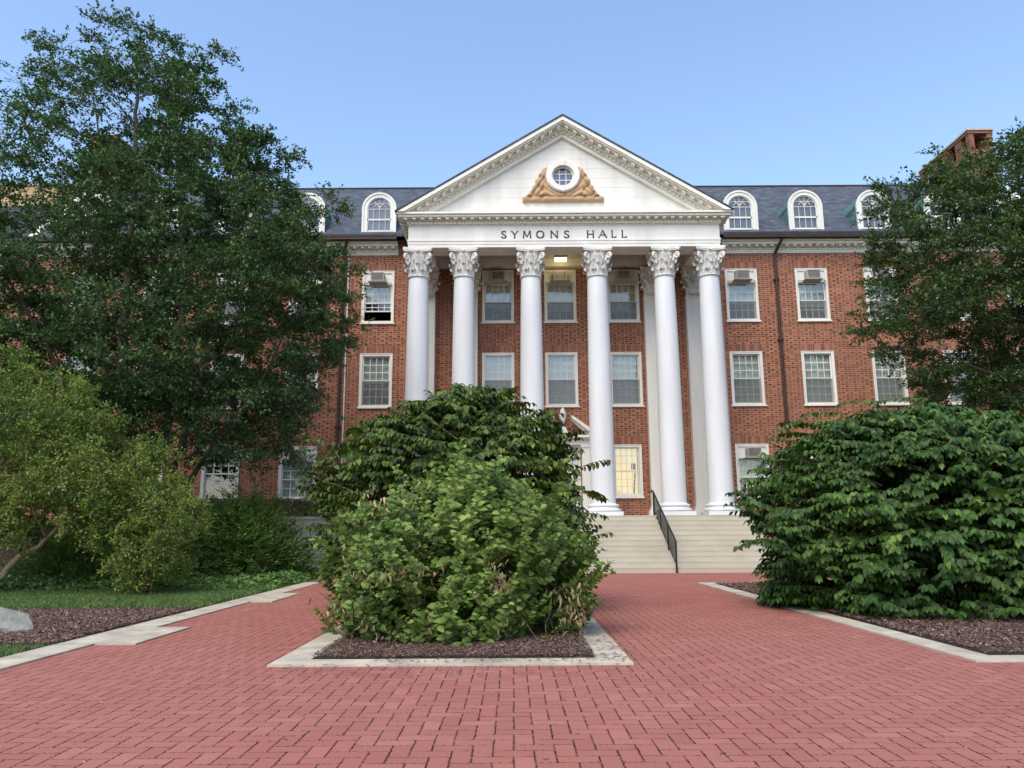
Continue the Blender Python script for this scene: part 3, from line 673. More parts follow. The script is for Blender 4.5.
# relief: heightfield over a scalloped trapezoid
def relief_h(x, z):
    """x,z relative to the round window centre; returns height or None"""
    ax = abs(x); zb, ztp = -1.05, .44
    if z < zb or z > ztp: return None
    half = float(np.interp(z, [-1.06, -1.0, -.84, -.74, -.62, -.33, 0.0, .28, .44], [1.55, 1.62, 1.58, 1.42, 1.31, 1.15, 1.0, .84, .66])) + .05 * abs(math.sin(z * 13)) - .03
    if ax > half: return None
    r = math.hypot(x, z)
    if r < .60: return None
    edge = min(1, (half - ax) / .09, (z - zb) / .07, (ztp - z) / .07 + .1)
    ang = math.atan2(z + 1.0, ax + .05)                         # leaves fan out from the foot of the window
    v = math.sin(ang * 7.0 + 1.2 * r); w = math.sin(ang * 23 + r * 5)
    h = .06 + .10 * abs(v) ** .5 + .03 * w + .02 * math.sin(r * 11 + ang * 3)
    if ax < .55 and z < -.55: h = .13 + .02 * w
    if ax > .75 and z > -.78: h = .06 + .10 * abs(math.sin((ax - .3) * 5.6 - z * 6.2)) ** .5 + .035 * math.sin(ax * 26 + z * 18)
    if z < zb + .24: h = (.16 if ax < .62 else .10 + .07 * abs(math.sin(ax * 7.5))) - (.06 if z > zb + .19 else 0)
    return h * max(.12, edge)
nx, nz = 150, 70; mb = MB(); gi = {}
for a in range(nx + 1):
    for b in range(nz + 1):
        x = -1.75 + 3.5 * a / nx; z = -1.06 + 1.52 * b / nz; h = relief_h(x, z)
        if h is not None: gi[a, b] = len(mb.v); mb.v.append((x, -.01 - h, z))
for a in range(nx):
    for b in range(nz):
        k = [(a, b), (a + 1, b), (a + 1, b + 1), (a, b + 1)]
        if all(q in gi for q in k): mb.f.append(tuple(gi[q] for q in k))
from collections import Counter
ec = Counter()
for fc in mb.f:
    for q in range(4): ec[frozenset((fc[q], fc[(q + 1) % 4]))] += 1
for e, c_ in list(ec.items()):
    if c_ == 1:
        p, q = tuple(e); o_ = len(mb.v); mb.v += [(mb.v[p][0], .005, mb.v[p][2]), (mb.v[q][0], .005, mb.v[q][2])]; mb.f.append((p, q, o_ + 1, o_))
obj('carved_relief', mb, 'terracotta', hall, at=(CX, ty, oz), smooth=True)

# inscription
LET = {'S': ([[(.86, .84), (.72, .97), (.48, 1.0), (.22, .95), (.10, .78), (.16, .62), (.40, .53), (.68, .44), (.88, .30), (.84, .12), (.60, 0.0), (.34, .0), (.12, .08), (.06, .20)]], .62),
 'Y': ([[(.0, 1), (.5, .46)], [(1, 1), (.5, .46)], [(.5, .5), (.5, 0)]], .85), 'M': ([[(.06, 0), (.16, 1)], [(.16, 1), (.5, .15)], [(.5, .15), (.84, 1)], [(.84, 1), (.94, 0)]], 1.15),
 'O': ([[(.5 + .5 * math.cos(k * math.pi / 12), .5 + .5 * math.sin(k * math.pi / 12)) for k in range(25)]], 1.0), 'N': ([[(.1, 0), (.1, 1)], [(.1, 1), (.9, 0)], [(.9, 0), (.9, 1)]], .95),
 'H': ([[(.1, 0), (.1, 1)], [(.9, 0), (.9, 1)], [(.1, .5), (.9, .5)]], .95), 'A': ([[(.0, 0), (.5, 1)], [(.5, 1), (1, 0)], [(.2, .36), (.8, .36)]], .95), 'L': ([[(.12, 0), (.12, 1)], [(.12, .02), (.92, .02), (.95, .16)]], .72)}
lx = [('S', -.37, -.18), ('Y', .02, .25), ('M', .45, .77), ('O', .98, 1.25), ('N', 1.51, 1.80), ('S', 2.04, 2.23), ('H', 2.91, 3.18), ('A', 3.37, 3.66), ('L', 3.86, 4.03), ('L', 4.25, 4.43)]
ins = None
for k, (ch, a, b) in enumerate(lx):
    mb = MB(); q = 0; zb, hh = 12.335, .28
    for st in LET[ch][0]:
        for (p0, p1) in zip(st[:-1], st[1:]):
            A = Vector((a + (b - a) * p0[0], zb + hh * p0[1])); B = Vector((a + (b - a) * p1[0], zb + hh * p1[1])); d = (B - A).normalized()
            th_ = .021 if abs(d.x) < .35 * abs(d.y) + .02 or (ch in 'SO' and abs(d.y) > .6) or (d.x * d.y < 0 and ch in 'AMNY') else .012
            if ch in 'SO': th_ = .012 + .012 * abs(d.y)
            nrm = Vector((-d.y, d.x)) * th_; ex = d * .006; q += 1; y0 = YF - .022 - q * .0006
            pts = [A - nrm - ex, B - nrm + ex, B + nrm + ex, A + nrm - ex]; mb.prism([(p.x, p.y) for p in pts], y0, YF + .002)
        if ch not in 'SO':
            for p, ot in ((st[0], st[1]), (st[-1], st[-2])):
                if p[1] in (0, 1) : q += 1; xx = a + (b - a) * p[0]; zz = zb + hh * p[1]; mb.box(xx - .034, xx + .034, YF - .022 - q * .0006, YF + .002, zz - .008, zz + .008)
    obj('letter', mb, 'letter_black', hall)

# ---- Corinthian capital (unit: neck radius ~.38, height 1.06)
def acanthus(mb, ang, r0, z0, h, w, curl, ns=7, nw=4):
    vs = []; ca, sa = math.cos(ang), math.sin(ang)
    for i_ in range(ns + 1):
        t_ = i_ / ns
        if t_ < .72: u_ = t_ / .72; r = r0 + .03 * u_ + .05 * u_ * u_; z = z0 + h * u_
        else: u_ = (t_ - .72) / .28; r = r0 + .08 + curl * math.sin(u_ * 2.4); z = z0 + h + .05 * math.sin(u_ * math.pi) - curl * .75 * u_ * u_
        ww = w * (1 - .45 * t_ ** 2) * (1 - .14 * (i_ % 2))
        for k in range(nw + 1):
            s_ = k / nw * 2 - 1; rr = r - .05 * s_ * s_ + (.018 if k % 2 == 0 else -.01); x = rr; y = s_ * ww
            zz = z - .03 * abs(s_)
            vs.append((x * ca - y * sa, x * sa + y * ca, zz))
    fs = [(i_ * (nw + 1) + k, i_ * (nw + 1) + k + 1, (i_ + 1) * (nw + 1) + k + 1, (i_ + 1) * (nw + 1) + k) for i_ in range(ns) for k in range(nw)]
    # back skin for thickness
    n0 = len(vs); vs2 = [((x - .03 * ca), (y - .03 * sa), z - .01) for x, y, z in vs]
    mb.add(vs + vs2, fs + [tuple(reversed([q + n0 for q in f_])) for f_ in fs])
def capital_mb():
    mb = MB(); mb.lathe([(.38, 0), (.42, .015), (.43, .04), (.40, .065), (.37, .075), (.36, .4), (.38, .7), (.43, .90), (.47, .985)], 20)
    for k in range(8): acanthus(mb, math.pi * 2 * (k + .5) / 8, .385, .07, .26, .155, .10)
    for k in range(8): acanthus(mb, math.pi * 2 * k / 8, .385, .10, .50, .14, .13)
    for k in range(8): acanthus(mb, math.pi * 2 * (k + .5) / 8, .37, .35, .36, .075, .09)
    for k in range(4):   # corner volutes
        a = math.pi / 4 + k * math.pi / 2; ca, sa = math.cos(a), math.sin(a)
        pts = [(.40 * ca, .40 * sa, .52), (.47 * ca, .47 * sa, .72)]; rr = [.05, .05]
        for q in range(15):
            th_ = 2.2 - q * .62; rad = .125 - q * .007; pts.append(((.60 + rad * math.cos(th_)) * ca, (.60 + rad * math.cos(th_)) * sa, .79 + rad * math.sin(th_))); rr.append(.052 - q * .0015)
        mb.tube(pts, rr, 6)
        b = k * math.pi / 2; cb, sb = math.cos(b), math.sin(b)
        for s_ in (-1, 1):   # inner helices and rosette
            pts = []
            for q in range(10):
                th_ = math.pi / 2 + s_ * (1.6 - q * .55); rad = .075 - q * .005; t_ = s_ * .10 + rad * math.cos(th_) * 1.0
                pts.append((.50 * cb - t_ * sb, .50 * sb + t_ * cb, .79 + rad * math.sin(th_)))
            mb.tube(pts, .022, 5)
        pts = [(.57 * cb, .57 * sb, .93 + .0), (.60 * cb, .60 * sb, .95)]; mb.tube([(.44 * cb, .44 * sb, 1.02), (.57 * cb, .57 * sb, 1.02)], [.09, .06], 8)
    pts = []   # concave abacus
    for k in range(4):
        a = k * math.pi / 2
        for q in range(9):
            s_ = -1 + q / 4; r = .47 + .09 * s_ * s_; pts.append((r * math.cos(a) - s_ * .52 * math.sin(a), r * math.sin(a) + s_ * .52 * math.cos(a)))
    n = len(pts)
    for za, zb, sc in ((.985, 1.03, .97), (1.031, 1.14, 1.0)):
        mb.add([(x * sc, y * sc, za) for x, y in pts] + [(x * sc, y * sc, zb) for x, y in pts], [tuple(reversed(range(n))), tuple(range(n, 2 * n))] + [(q, (q + 1) % n, (q + 1) % n + n, q + n) for q in range(n)])
    return mb
YC = 28.4; cap_z = AZ - 1.14
cap_me = None; col_me = None; base_me = None
shaft = [(.455, 0), (.452, 1.2), (.447, 2.6), (.437, 4.2), (.420, 6.0), (.400, 7.6), (.378, 8.5), (.372, cap_z - (FL + .47) - .02), (.385, cap_z - (FL + .47))]
for dx in (-5.61, -3.86, -1.28, 1.28, 3.87, 5.60):
    x = CX + dx; at = (x, YC, FL + .47)
    if col_me is None:
        c = obj('column', MB().lathe(shaft, 40), 'column_paint', hall, at=at); autosmooth(c); col_me = c.data
        mb = MB().box(-.64, .64, -.64, .64, 0, .15); mb.lathe([(.60, .151), (.64, .18), (.645, .22), (.62, .26), (.56, .275), (.54, .30), (.55, .335), (.575, .35), (.58, .38), (.555, .41), (.50, .42), (.47, .44), (.456, .47)], 40)
        b = obj('column_base', mb, 'column_paint', c, at=(x, YC, FL)); autosmooth(b); base_me = b.data
        k = obj('capital', capital_mb(), 'capital_stone', c, at=(x, YC, cap_z)); autosmooth(k, 50); cap_me = k.data
    else:
        c = obj('column', col_me, None, hall, at=at); obj('column_base', base_me, None, c, at=(x, YC, FL)); obj('capital', cap_me, None, c, at=(x, YC, cap_z))
for dx in (-5.61, -3.86, 3.87, 5.60):
    x = CX + dx; w = .43; mb = MB(); d = .30
    y0 = YW - d
    zt_ = cap_z
    mb.box(x - w, x + w, y0, YW - .002, FL + .40, zt_)
    p = obj('pilaster', mb, 'white_paint', hall)
    mb = MB().box(x - w - .13, x + w + .13, y0 - .13, YW - .002, FL, FL + .17); mb.box(x - w - .10, x + w + .10, y0 - .10, YW - .002, FL + .171, FL + .28); mb.box(x - w - .04, x + w + .04, y0 - .04, YW - .002, FL + .281, FL + .40)
    obj('pilaster_base', mb, 'white_paint', p)
    kc = obj('capital', cap_me, None, p, at=(x, YW - .26, cap_z)); kc.scale = (1.08, .62, 1)
# ---- porch floor, steps
tag(obj('porch_floor', MB().box(xl - .37, xr + .37, 27.45, YW - .002, 0, FL).box(xl - .372, xr + .372, 27.40, 27.449, FL - .14, FL + .001), 'stone_step'), kind='structure')
mb = MB(); n = 11
for k in range(n):
    z0, z1 = FL * k / n, FL * (k + 1) / n; y0 = 24.2 + k * (27.448 - 24.2) / n
    mb.box(xl - .35, xr + .35, y0 - .006, 27.448, z1 - .03, z1 - .001); mb.box(xl - .35, xr + .35, y0, 27.447, z0, z1 - .031)
st = obj('stone_steps', mb, 'stone_step'); tag(st, 'broad flight of pale stone steps rising from the plaza to the portico', 'steps')
tw = empty('terrace_wall', (-8.5, 27.2, 0), 'grey stone retaining wall below the low hedge, left of the portico steps', 'wall')
obj('wall_face', MB().box(-13.5, xl - .36, 27.0, 27.5, 0, 1.72), 'terrace_stone', tw); obj('coping', MB().box(-13.55, xl - .352, 26.93, 27.6, 1.722, 1.82), 'terrace_stone', tw)
tag(obj('terrace', MB().box(-20, xl - .36, 27.61, YW - .002, 0, 1.6), 'soil'), kind='structure')
# handrail
hr = empty('handrail', (5.0, 25.9, 0), 'black iron stair railing running up the right half of the stone steps', 'railing')
def sz(y): return max(0, min(FL, (y - 24.2) / 3.25 * FL))
P = [(24.15, 0.97), (27.65, 2.66)]
obj('top_rail', MB().tube([(5.0, 24.12, .55), (5.0, 24.1, .92), (5.0, 24.2, 1.0), (5.0, 27.65, 2.66), (5.0, 27.95, 2.70), (5.0, 28.0, 2.62)], .028, 8), 'black_iron', hr)
obj('bottom_rail', MB().tube([(5.0, 24.15, .25), (5.0, 27.75, 2.02)], .017, 6), 'black_iron', hr)
for y in (24.14, 25.25, 26.4, 27.6): obj('post', MB().box(4.975, 5.025, y - .025, y + .025, sz(y) - .0, 1.0 + (y - 24.2) * .481 - .01), 'black_iron', hr)
mb = MB()
for k in range(27):
    y = 24.28 + k * .125; zb = .27 + (y - 24.15) * .492; zt_ = 1.0 + (y - 24.2) * .481 - .02
    mb.box(4.992, 5.008, y - .007, y + .007, zb, zt_)
obj('balusters', mb, 'black_iron', hr)
# ---- door with broken pediment
at = (CX, YW, FL)
mb = MB(); mb.box(-.70, -.60, .04, .2, 0, 2.6); mb.box(.60, .70, .04, .2, 0, 2.6); mb.box(-.60, .60, .04, .2, 2.5, 2.6); ds = obj('entrance_door', mb, 'white_paint', hall, at=at)
for s in (-1, 1):
    mb = MB(); a, b = (-.598, -.004) if s < 0 else (.004, .598); mb.box(a, b, .10, .14, .01, 2.49)
    for z0, z1 in ((.15, .75), (.88, 1.2), (1.35, 2.35)): mb.box(a + .09, b - .09, .085, .0995, z0, z1)
    lf = obj('door_leaf', mb, 'white_paint', ds, at=at)
    obj('handle', MB().tube([(s * .06, .05, 1.0), (s * .06, .05, 1.2)], .015, 6), 'brass', ds, at=at)
mb = MB()
for s in (-1, 1):
    a, b = (.74, 1.12) if s > 0 else (-1.12, -.74); mb.box(a, b, -.22, -.002, 0, 2.85); mb.box(a - .04, b + .04, -.26, -.002, 0, .2); mb.box(a - .04, b + .04, -.26, -.002, 2.75, 2.85)
mb.box(-1.14, 1.14, -.24, -.002, 2.852, 3.05); mb.box(-1.22, 1.22, -.34, -.002, 3.052, 3.12); mb.box(-1.32, 1.32, -.46, -.002, 3.122, 3.22)
mb.box(-.74, .74, -.08, -.002, 2.61, 2.85)
obj('door_surround', mb, 'white_paint', ds, at=at)
for s in (-1, 1):
    mb = MB()
    for top, th_, p in ((0, .11, .46), (.111, .09, .30)):
        pts = [(s * 1.34, 3.225 + .0 - top + (.11 if top == 0 else .12)), (s * .34, 3.98 - top), (s * .34, 3.98 - top - th_), (s * 1.34, 3.223)]
        pts = [(s * 1.36, 3.224), (s * (1.36 - .0), 3.30 - top * .6), (s * .34, 4.02 - top), (s * .34, 4.02 - top - th_), (s * 1.2, 3.224)] if top == 0 else [(s * 1.18, 3.224), (s * .36, 4.02 - .112), (s * .36, 4.02 - .21), (s * 1.02, 3.224)]
        if s > 0: pts = pts[::-1]
        mb.prism(pts, -p, -.003)
    obj('broken_pediment', mb, 'white_paint', ds, at=at)
mb = MB().box(-.17, .17, -.38, -.04, 3.222, 3.52); mb.lathe([(.12, 3.52), (.12, 3.56), (.05, 3.62), (.04, 3.70), (.08, 3.77), (.125, 3.90), (.14, 4.02), (.12, 4.16), (.08, 4.28), (.03, 4.35), (.01, 4.37)], 20, 0, -.21)
u_ = obj('urn', mb, 'white_paint', ds, at=at); autosmooth(u_)

# ---- things on the hall: air conditioners, porch lamp
AC0 = None
def ac_unit(x, z, label, y=YW, dark=False):
    global AC0
    if AC0 is None:
        r = empty('air_conditioner', (x, y, z), label, 'air conditioner', 'window air conditioners on the brick facade')
        mb = MB().box(-.27, .27, -.36, .02, 0, .36); obj('housing', mb, 'ac_metal', r, at=(x, y, z))
        mb = MB().box(-.235, .235, -.366, -.361, .03, .33)
        g = obj('grille', mb, 'ac_grille', r, at=(x, y, z)); mb = MB()
        for k in range(6): mb.box(-.23, .23, -.376, -.367, .055 + k * .046, .068 + k * .046)
        mb.box(-.26, .26, -.38, -.367, .33, .355); mb.box(-.26, .26, -.38, -.367, .005, .03)
        obj('louvres', mb, 'ac_metal', g, at=(x, y, z))
        mb = MB().box(-.38, .38, -.38, -.0, -.04, -.012)
        mb.box(-.58, .58, -.12, -.09, -.045, -.015)
        for s in (-1, 1): mb.tube([(s * .40, -.36, -.05), (s * .50, -.05, -.40)], .012, 5); mb.tube([(s * .56, -.1, -.03), (s * .58, -.02, -.32)], .012, 5)
        obj('bracket', mb, 'ac_metal', r, at=(x, y, z)); AC0 = r; return r
    r = AC0.copy(); COL.objects.link(r); r.location = (x, y, z); r['label'] = label
    for ch in [c for c in AC0.children]:
        c = ch.copy(); COL.objects.link(c); c.parent = r
        for g in ch.children: d = g.copy(); COL.objects.link(d); d.parent = c
    return r
z3 = 11.50; z1_ = 4.12
ac_unit(-5.56, z3, 'window air conditioner at top of the top-floor window immediately left of the portico')
ac_unit(-0.56, z3, 'window air conditioner in shade between the second and third columns')
ac_unit(2.03, z3, 'window air conditioner right under the lit porch lamp')
ac_unit(4.65, z3, 'window air conditioner in shade between the fourth and fifth columns')
ac_unit(9.60, z3, 'window air conditioner on top floor between the last column and the right downspout')
ac_unit(12.535, z3, 'window air conditioner on top floor immediately right of the brown downspout')
ac_unit(15.42, z3, 'window air conditioner on top floor at the left fringe of the right tree')
ac_unit(18.35, z3, 'window air conditioner on top floor fully behind the right tree')
ac_unit(-8.58, z3, 'window air conditioner on top floor behind the right edge of the big left tree')
ac_unit(-8.58, z1_, 'ground-floor window air conditioner just left of the island shrubs')
ac_unit(9.60, z1_, 'ground-floor window air conditioner beside the last column, partly behind the right shrub')
pl = empty('porch_lamp', (2.0, 29.7, 12.1), 'lit ceiling lamp glowing under the porch above the middle window', 'lamp')
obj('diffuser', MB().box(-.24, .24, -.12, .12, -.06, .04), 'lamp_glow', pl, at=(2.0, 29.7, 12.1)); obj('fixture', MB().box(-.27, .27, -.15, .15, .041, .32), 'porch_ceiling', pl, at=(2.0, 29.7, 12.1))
ld = bpy.data.lights.new('porch_lamp_light', 'POINT'); ld.energy = 4; ld.color = (1.0, .80, .38); ld.shadow_soft_size = .15
lo = bpy.data.objects.new('porch_lamp_light', ld); link(lo, pl); lo.location = (0, .35, -.22)

# ---- building behind on the left
nb_ = empty('brick_building', (-36, 47, 0), 'tan brick parapet building with slate roof behind the left end of the hall', 'building')
obj('wall', MB().box(-60, -27, 45, 60, 0, 20.3), 'brick', nb_); obj('slate_band', MB().box(-60.3, -26.7, 44.8, 60.2, 18.6, 21.3), 'slate', nb_)
obj('parapet', MB().box(-60, -27.6, 45.3, 59, 21.302, 22.85), 'tan_brick', nb_); obj('parapet_coping', MB().box(-60.1, -27.5, 45.2, 59.1, 22.852, 23.0), 'terrace_stone', nb_)
# ------------------------------------------------------------------ vegetation
def leaves(name, P, D, N, size, mat, parent=None, width=.5, fold=.12, droop=.15, fine=False, at=(0, 0, 0)):
    """P base points, D pointing directions, N rough upper-side normals, size lengths -> one mesh of leaf blades"""
    D = norm(D); S = norm(np.cross(D, N)); N = norm(np.cross(S, D)); L = size[:, None]; W = L * width * .5
    n = len(P)
    if fine:
        V = np.stack([P, P + D * L * .5 - S * W, P + D * L - N * L * droop, P + D * L * .5 + S * W], 1).reshape(-1, 3)
        V[1::4] += (N * L * fold); V[3::4] += (N * L * fold)
        b = (np.arange(n) * 4)[:, None]; F = np.concatenate([b + np.array([0, 2, 1]), b + np.array([0, 3, 2])], 0)
    else:
        mid = P + D * L * .5 - N * L * droop * .2
        V = np.stack([P, mid, P + D * L - N * L * droop,
                      P + D * L * .26 + S * W * .92 + N * L * fold, P + D * L * .64 + S * W * .80 + N * L * (fold - droop * .45),
                      P + D * L * .26 - S * W * .92 + N * L * fold, P + D * L * .64 - S * W * .80 + N * L * (fold - droop * .45)], 1).reshape(-1, 3)
        b = (np.arange(n) * 7)[:, None]
        F = np.concatenate([b + np.array(q) for q in ([0, 3, 1], [3, 4, 1], [1, 4, 2], [0, 1, 5], [5, 1, 6], [1, 2, 6])], 0)
    return np_mesh(name, V, F, mat, parent, at=at)

def envelope_points(r, levels, n, mind, shell=.42, flat=.75, seedgap=None):
    """points in a crown given as (z, x_left, x_right, y_front, y_back) levels"""
    L = np.array(levels); zs = L[:, 0]; out = []; tries = 0
    wz = (L[:, 2] - L[:, 1]) * (L[:, 4] - L[:, 3]); zz = np.linspace(zs[0], zs[-1], 200); pz = np.interp(zz, zs, wz) ** .75 + .02; pz /= pz.sum()
    while len(out) < n and tries < n * 60:
        tries += 1
        z = r.choice(zz, p=pz) + r.normal(0, .1); xl_, xr_, yf, yb = [np.interp(z, zs, L[:, k]) for k in (1, 2, 3, 4)]
        a = r.random() * 2 * np.pi; rad = r.random() ** shell
        c, s = np.cos(a), np.sin(a); c = np.sign(c) * abs(c) ** flat; s = np.sign(s) * abs(s) ** flat
        k = 1 / max(1e-6, (abs(c) ** (2 / flat) + abs(s) ** (2 / flat)) ** .5)
        x = (xl_ + xr_) / 2 + (xr_ - xl_) / 2 * c * k * rad; y = (yf + yb) / 2 + (yb - yf) / 2 * s * k * rad
        p = np.array([x, y, z])
        if out and np.min(np.sum(((np.array(out) - p) * [1, 1, 1.25]) ** 2, 1)) < mind ** 2: continue
        out.append(p)
    return np.array(out)

def bend(a, b, r, up=.15, n=5, wob=.05):
    a = np.array(a); b = np.array(b); d = np.linalg.norm(b - a); pts = []
    for i_ in range(n + 1):
        t_ = i_ / n; p = a + (b - a) * t_; p = p + np.array([0, 0, 1]) * up * d * math.sin(math.pi * t_) * (.6)
        if 0 < i_ < n: p = p + r.normal(0, wob * d, 3) * .5
        pts.append(p)
    return pts

def make_tree(name, label, cat, base, stems, levels, n_cl, mind, cl_r, per, lsize, mat, bark='bark', seed=1, width=.5, shell=.42, extra=(), group=None, flatc=.6, rise=.35, lean_y=0.0, limb=.045, fine=True, up=.8, thin=None):
    """stems: list of (polyline, base radius).  Boughs leave the nearest stem below each leaf clump."""
    r = np.random.default_rng(seed); root = empty(name, base, label, cat, group)
    tr = MB(); sp = []
    for pl_, rad in stems:
        pl_ = [np.array(p, float) for p in pl_]; pts = []
        for a, b in zip(pl_[:-1], pl_[1:]):
            m = max(2, int(np.linalg.norm(b - a) / .5))
            for q in range(m): pts.append(a + (b - a) * q / m + (r.normal(0, .03, 3) if q else 0))
        pts.append(pl_[-1]); n = len(pts); rr = [rad * (1 - .88 * (q / (n - 1)) ** .9) for q in range(n)]
        tr.tube(pts, rr, 8); sp += [(p, rd) for p, rd in zip(pts, rr)]
    obj('trunk', tr, bark, root, smooth=True)
    SP = np.array([p for p, _ in sp]); SR = np.array([q for _, q in sp])
    C = envelope_points(r, levels, n_cl, mind, shell)
    if len(extra): C = np.concatenate([C, np.array(extra)], 0)
    C = C[np.argsort(np.min(np.linalg.norm(C[:, None] - SP[None], axis=2), axis=1))]
    br = MB(); P = []; D = []; N = []; S = []
    node = list(SP); nr = list(SR)
    for c in C:
        A = np.array(node); dv = c - A; hd = np.linalg.norm(dv[:, :2], axis=1); dist = np.linalg.norm(dv, axis=1)
        cost = dist + np.maximum(0, rise * hd - dv[:, 2]) * 1.2
        k = int(np.argmin(cost)); d = dist[k]; rb_ = min(nr[k] * .62, .012 + limb * .28 * d ** .8)
        pts = bend(A[k], c, r, .12, max(3, int(d / .45)), .045); m = len(pts)
        rr = [max(.006, rb_ * (1 - .72 * q / (m - 1))) for q in range(m)]
        br.tube(pts, rr, 5, cap=False)
        for q in range(1, m): node.append(pts[q]); nr.append(rr[q])
        # clump: short twigs with leaves along them
        rad = cl_r * r.uniform(.65, 1.25); nt = int(per[0] * r.uniform(.7, 1.25)); out = c - np.array([(C[:, 0].mean()), C[:, 1].mean(), c[2]]); ol = np.linalg.norm(out) + 1e-6
        keep = 1.0
        if thin is not None: keep = thin(c)
        for w_ in range(max(2, int(nt * keep))):
            dr = r.normal(0, 1, 3); dr[2] = dr[2] * flatc + .15; dr += out / ol * .45; dr /= np.linalg.norm(dr)
            s0 = c + dr * rad * .1 + r.normal(0, rad * .22, 3) * [1, 1, .6]; ln = rad * r.uniform(.55, 1.1); e = s0 + dr * ln
            e[2] += -.08 * ln
            if w_ % 2 == 0: br.tube([c, s0, e], [.009, .006, .003], 3, cap=False)
            m_l = int(per[1] * r.uniform(.7, 1.2)); tt = r.random(m_l) ** .8
            pp = s0 + (e - s0) * tt[:, None] + r.normal(0, .035, (m_l, 3))
            dd_ = dr + r.normal(0, .85, (m_l, 3)); dd_[:, 2] += .1
            nn = r.normal(0, .55, (m_l, 3)) + [0, 0, up]
            P.append(pp); D.append(dd_); N.append(nn); S.append(lsize * r.uniform(.65, 1.2, m_l))
    P, D, N, S = [np.concatenate(q, 0) for q in (P, D, N, S)]
    obj('branches', br, bark if bark != 'pale_bark' else 'twig', root)
    lv = leaves('crown', P, D, N, S, mat, root, width=width, fine=fine, fold=.10, droop=.12)
    print(name, 'clumps', len(C), 'leaves', len(P)); return root

def thin_big(c):
    k = 1.0
    if c[0] < -12.6 and c[2] > 11.5: k = .5
    elif c[2] > 14.5: k = .85
    elif c[0] < -13 and c[2] > 9: k = .6
    if c[0] > -6.3 and c[2] > 10: k = .7
    if c[2] < 5.0: k = .8
    if -13.2 < c[0] < -7.8 and 7.6 < c[2] < 11.2 and c[1] < 22.6: k = .5 if math.sin(c[0] * 2.3 + c[2] * 1.1) > -.2 else 1.0
    return k
# the big dark tree on the left: several stems from one base
B = (-11.2, 22.8, 0)
stems = [([B, (-11.5, 22.8, 3), (-11.8, 22.7, 7), (-11.85, 22.6, 12), (-12.1, 22.6, 16.6)], .26),
         ([B, (-12.2, 23.1, 4), (-12.9, 23.3, 8), (-13.2, 23.4, 12.6), (-14.0, 23.4, 16.0)], .17),
         ([B, (-10.3, 22.6, 4), (-9.9, 22.4, 8), (-10.5, 22.3, 13.4), (-10.1, 22.3, 15.6)], .20),
         ([B, (-9.6, 22.2, 3.6), (-8.7, 22.0, 7.5), (-8.0, 22.0, 11.0), (-7.4, 22.0, 12.6)], .16),
         ([B, (-9.0, 21.9, 3.0), (-7.2, 21.6, 5.5), (-6.0, 21.5, 8.0)], .12),
         ([B, (-13.2, 22.4, 3.2), (-15.5, 22.2, 6.0), (-17.2, 22, 8.5)], .13),
         ([B, (-12.6, 22.0, 5.0), (-14.6, 21.4, 8.5), (-16.0, 21.2, 12.0)], .11)]
levels = [(3.4, -12.5, -6.6, 20.2, 25.0), (4.6, -17.0, -6.2, 18.8, 26.2), (5.8, -18.5, -5.5, 18.2, 26.8), (7.4, -19.0, -5.0, 18.0, 27.0), (9.0, -18.5, -4.9, 18.2, 27.0), (10.2, -17.5, -5.7, 18.6, 26.6),
          (11.6, -17.0, -6.1, 19.0, 26.2), (12.6, -16.6, -7.0, 19.4, 25.8), (13.6, -16.4, -7.7, 19.8, 25.6), (14.6, -16.2, -8.7, 20.2, 25.2), (15.6, -15.9, -9.8, 20.6, 24.8), (16.6, -15.6, -10.6, 21.2, 24.2), (17.5, -13.4, -11.8, 22.0, 23.4)]
make_tree('evergreen_tree', 'huge dark evergreen tree with several stems filling the left of the facade', 'tree', B, stems, levels, 860, .55, .62, (27, 18), .108, 'leaf_big_tree', seed=5, width=.62, flatc=.42, up=1.1,
          extra=[(-5.6, 22, 11.3), (-5.35, 22, 10.9), (-6.9, 22, 12.6), (-15.4, 22.6, 17.2), (-14.9, 22.5, 16.9), (-12.4, 22.5, 17.7), (-9.7, 22.4, 16.5), (-10.0, 22.4, 16.0), (-16.4, 22.0, 15.9), (-5.9, 21.8, 4.8), (-6.4, 21.8, 3.9), (-6.2, 21.7, 4.3), (-9.0, 21.5, 3.3), (-7.6, 21.6, 3.5), (-12.9, 22.0, 12.6), (-12.4, 22.0, 12.9), (-12.8, 21.6, 12.0), (-12.2, 21.8, 12.2), (-9.8, 20.5, 5.0), (-10.4, 20.6, 4.6), (-9.2, 20.4, 5.4), (-9.9, 20.4, 4.2), (-8.6, 20.6, 4.4), (-11.0, 20.4, 4.9), (-8.0, 20.6, 4.9), (-9.5, 20.5, 3.8)], thin=thin_big)

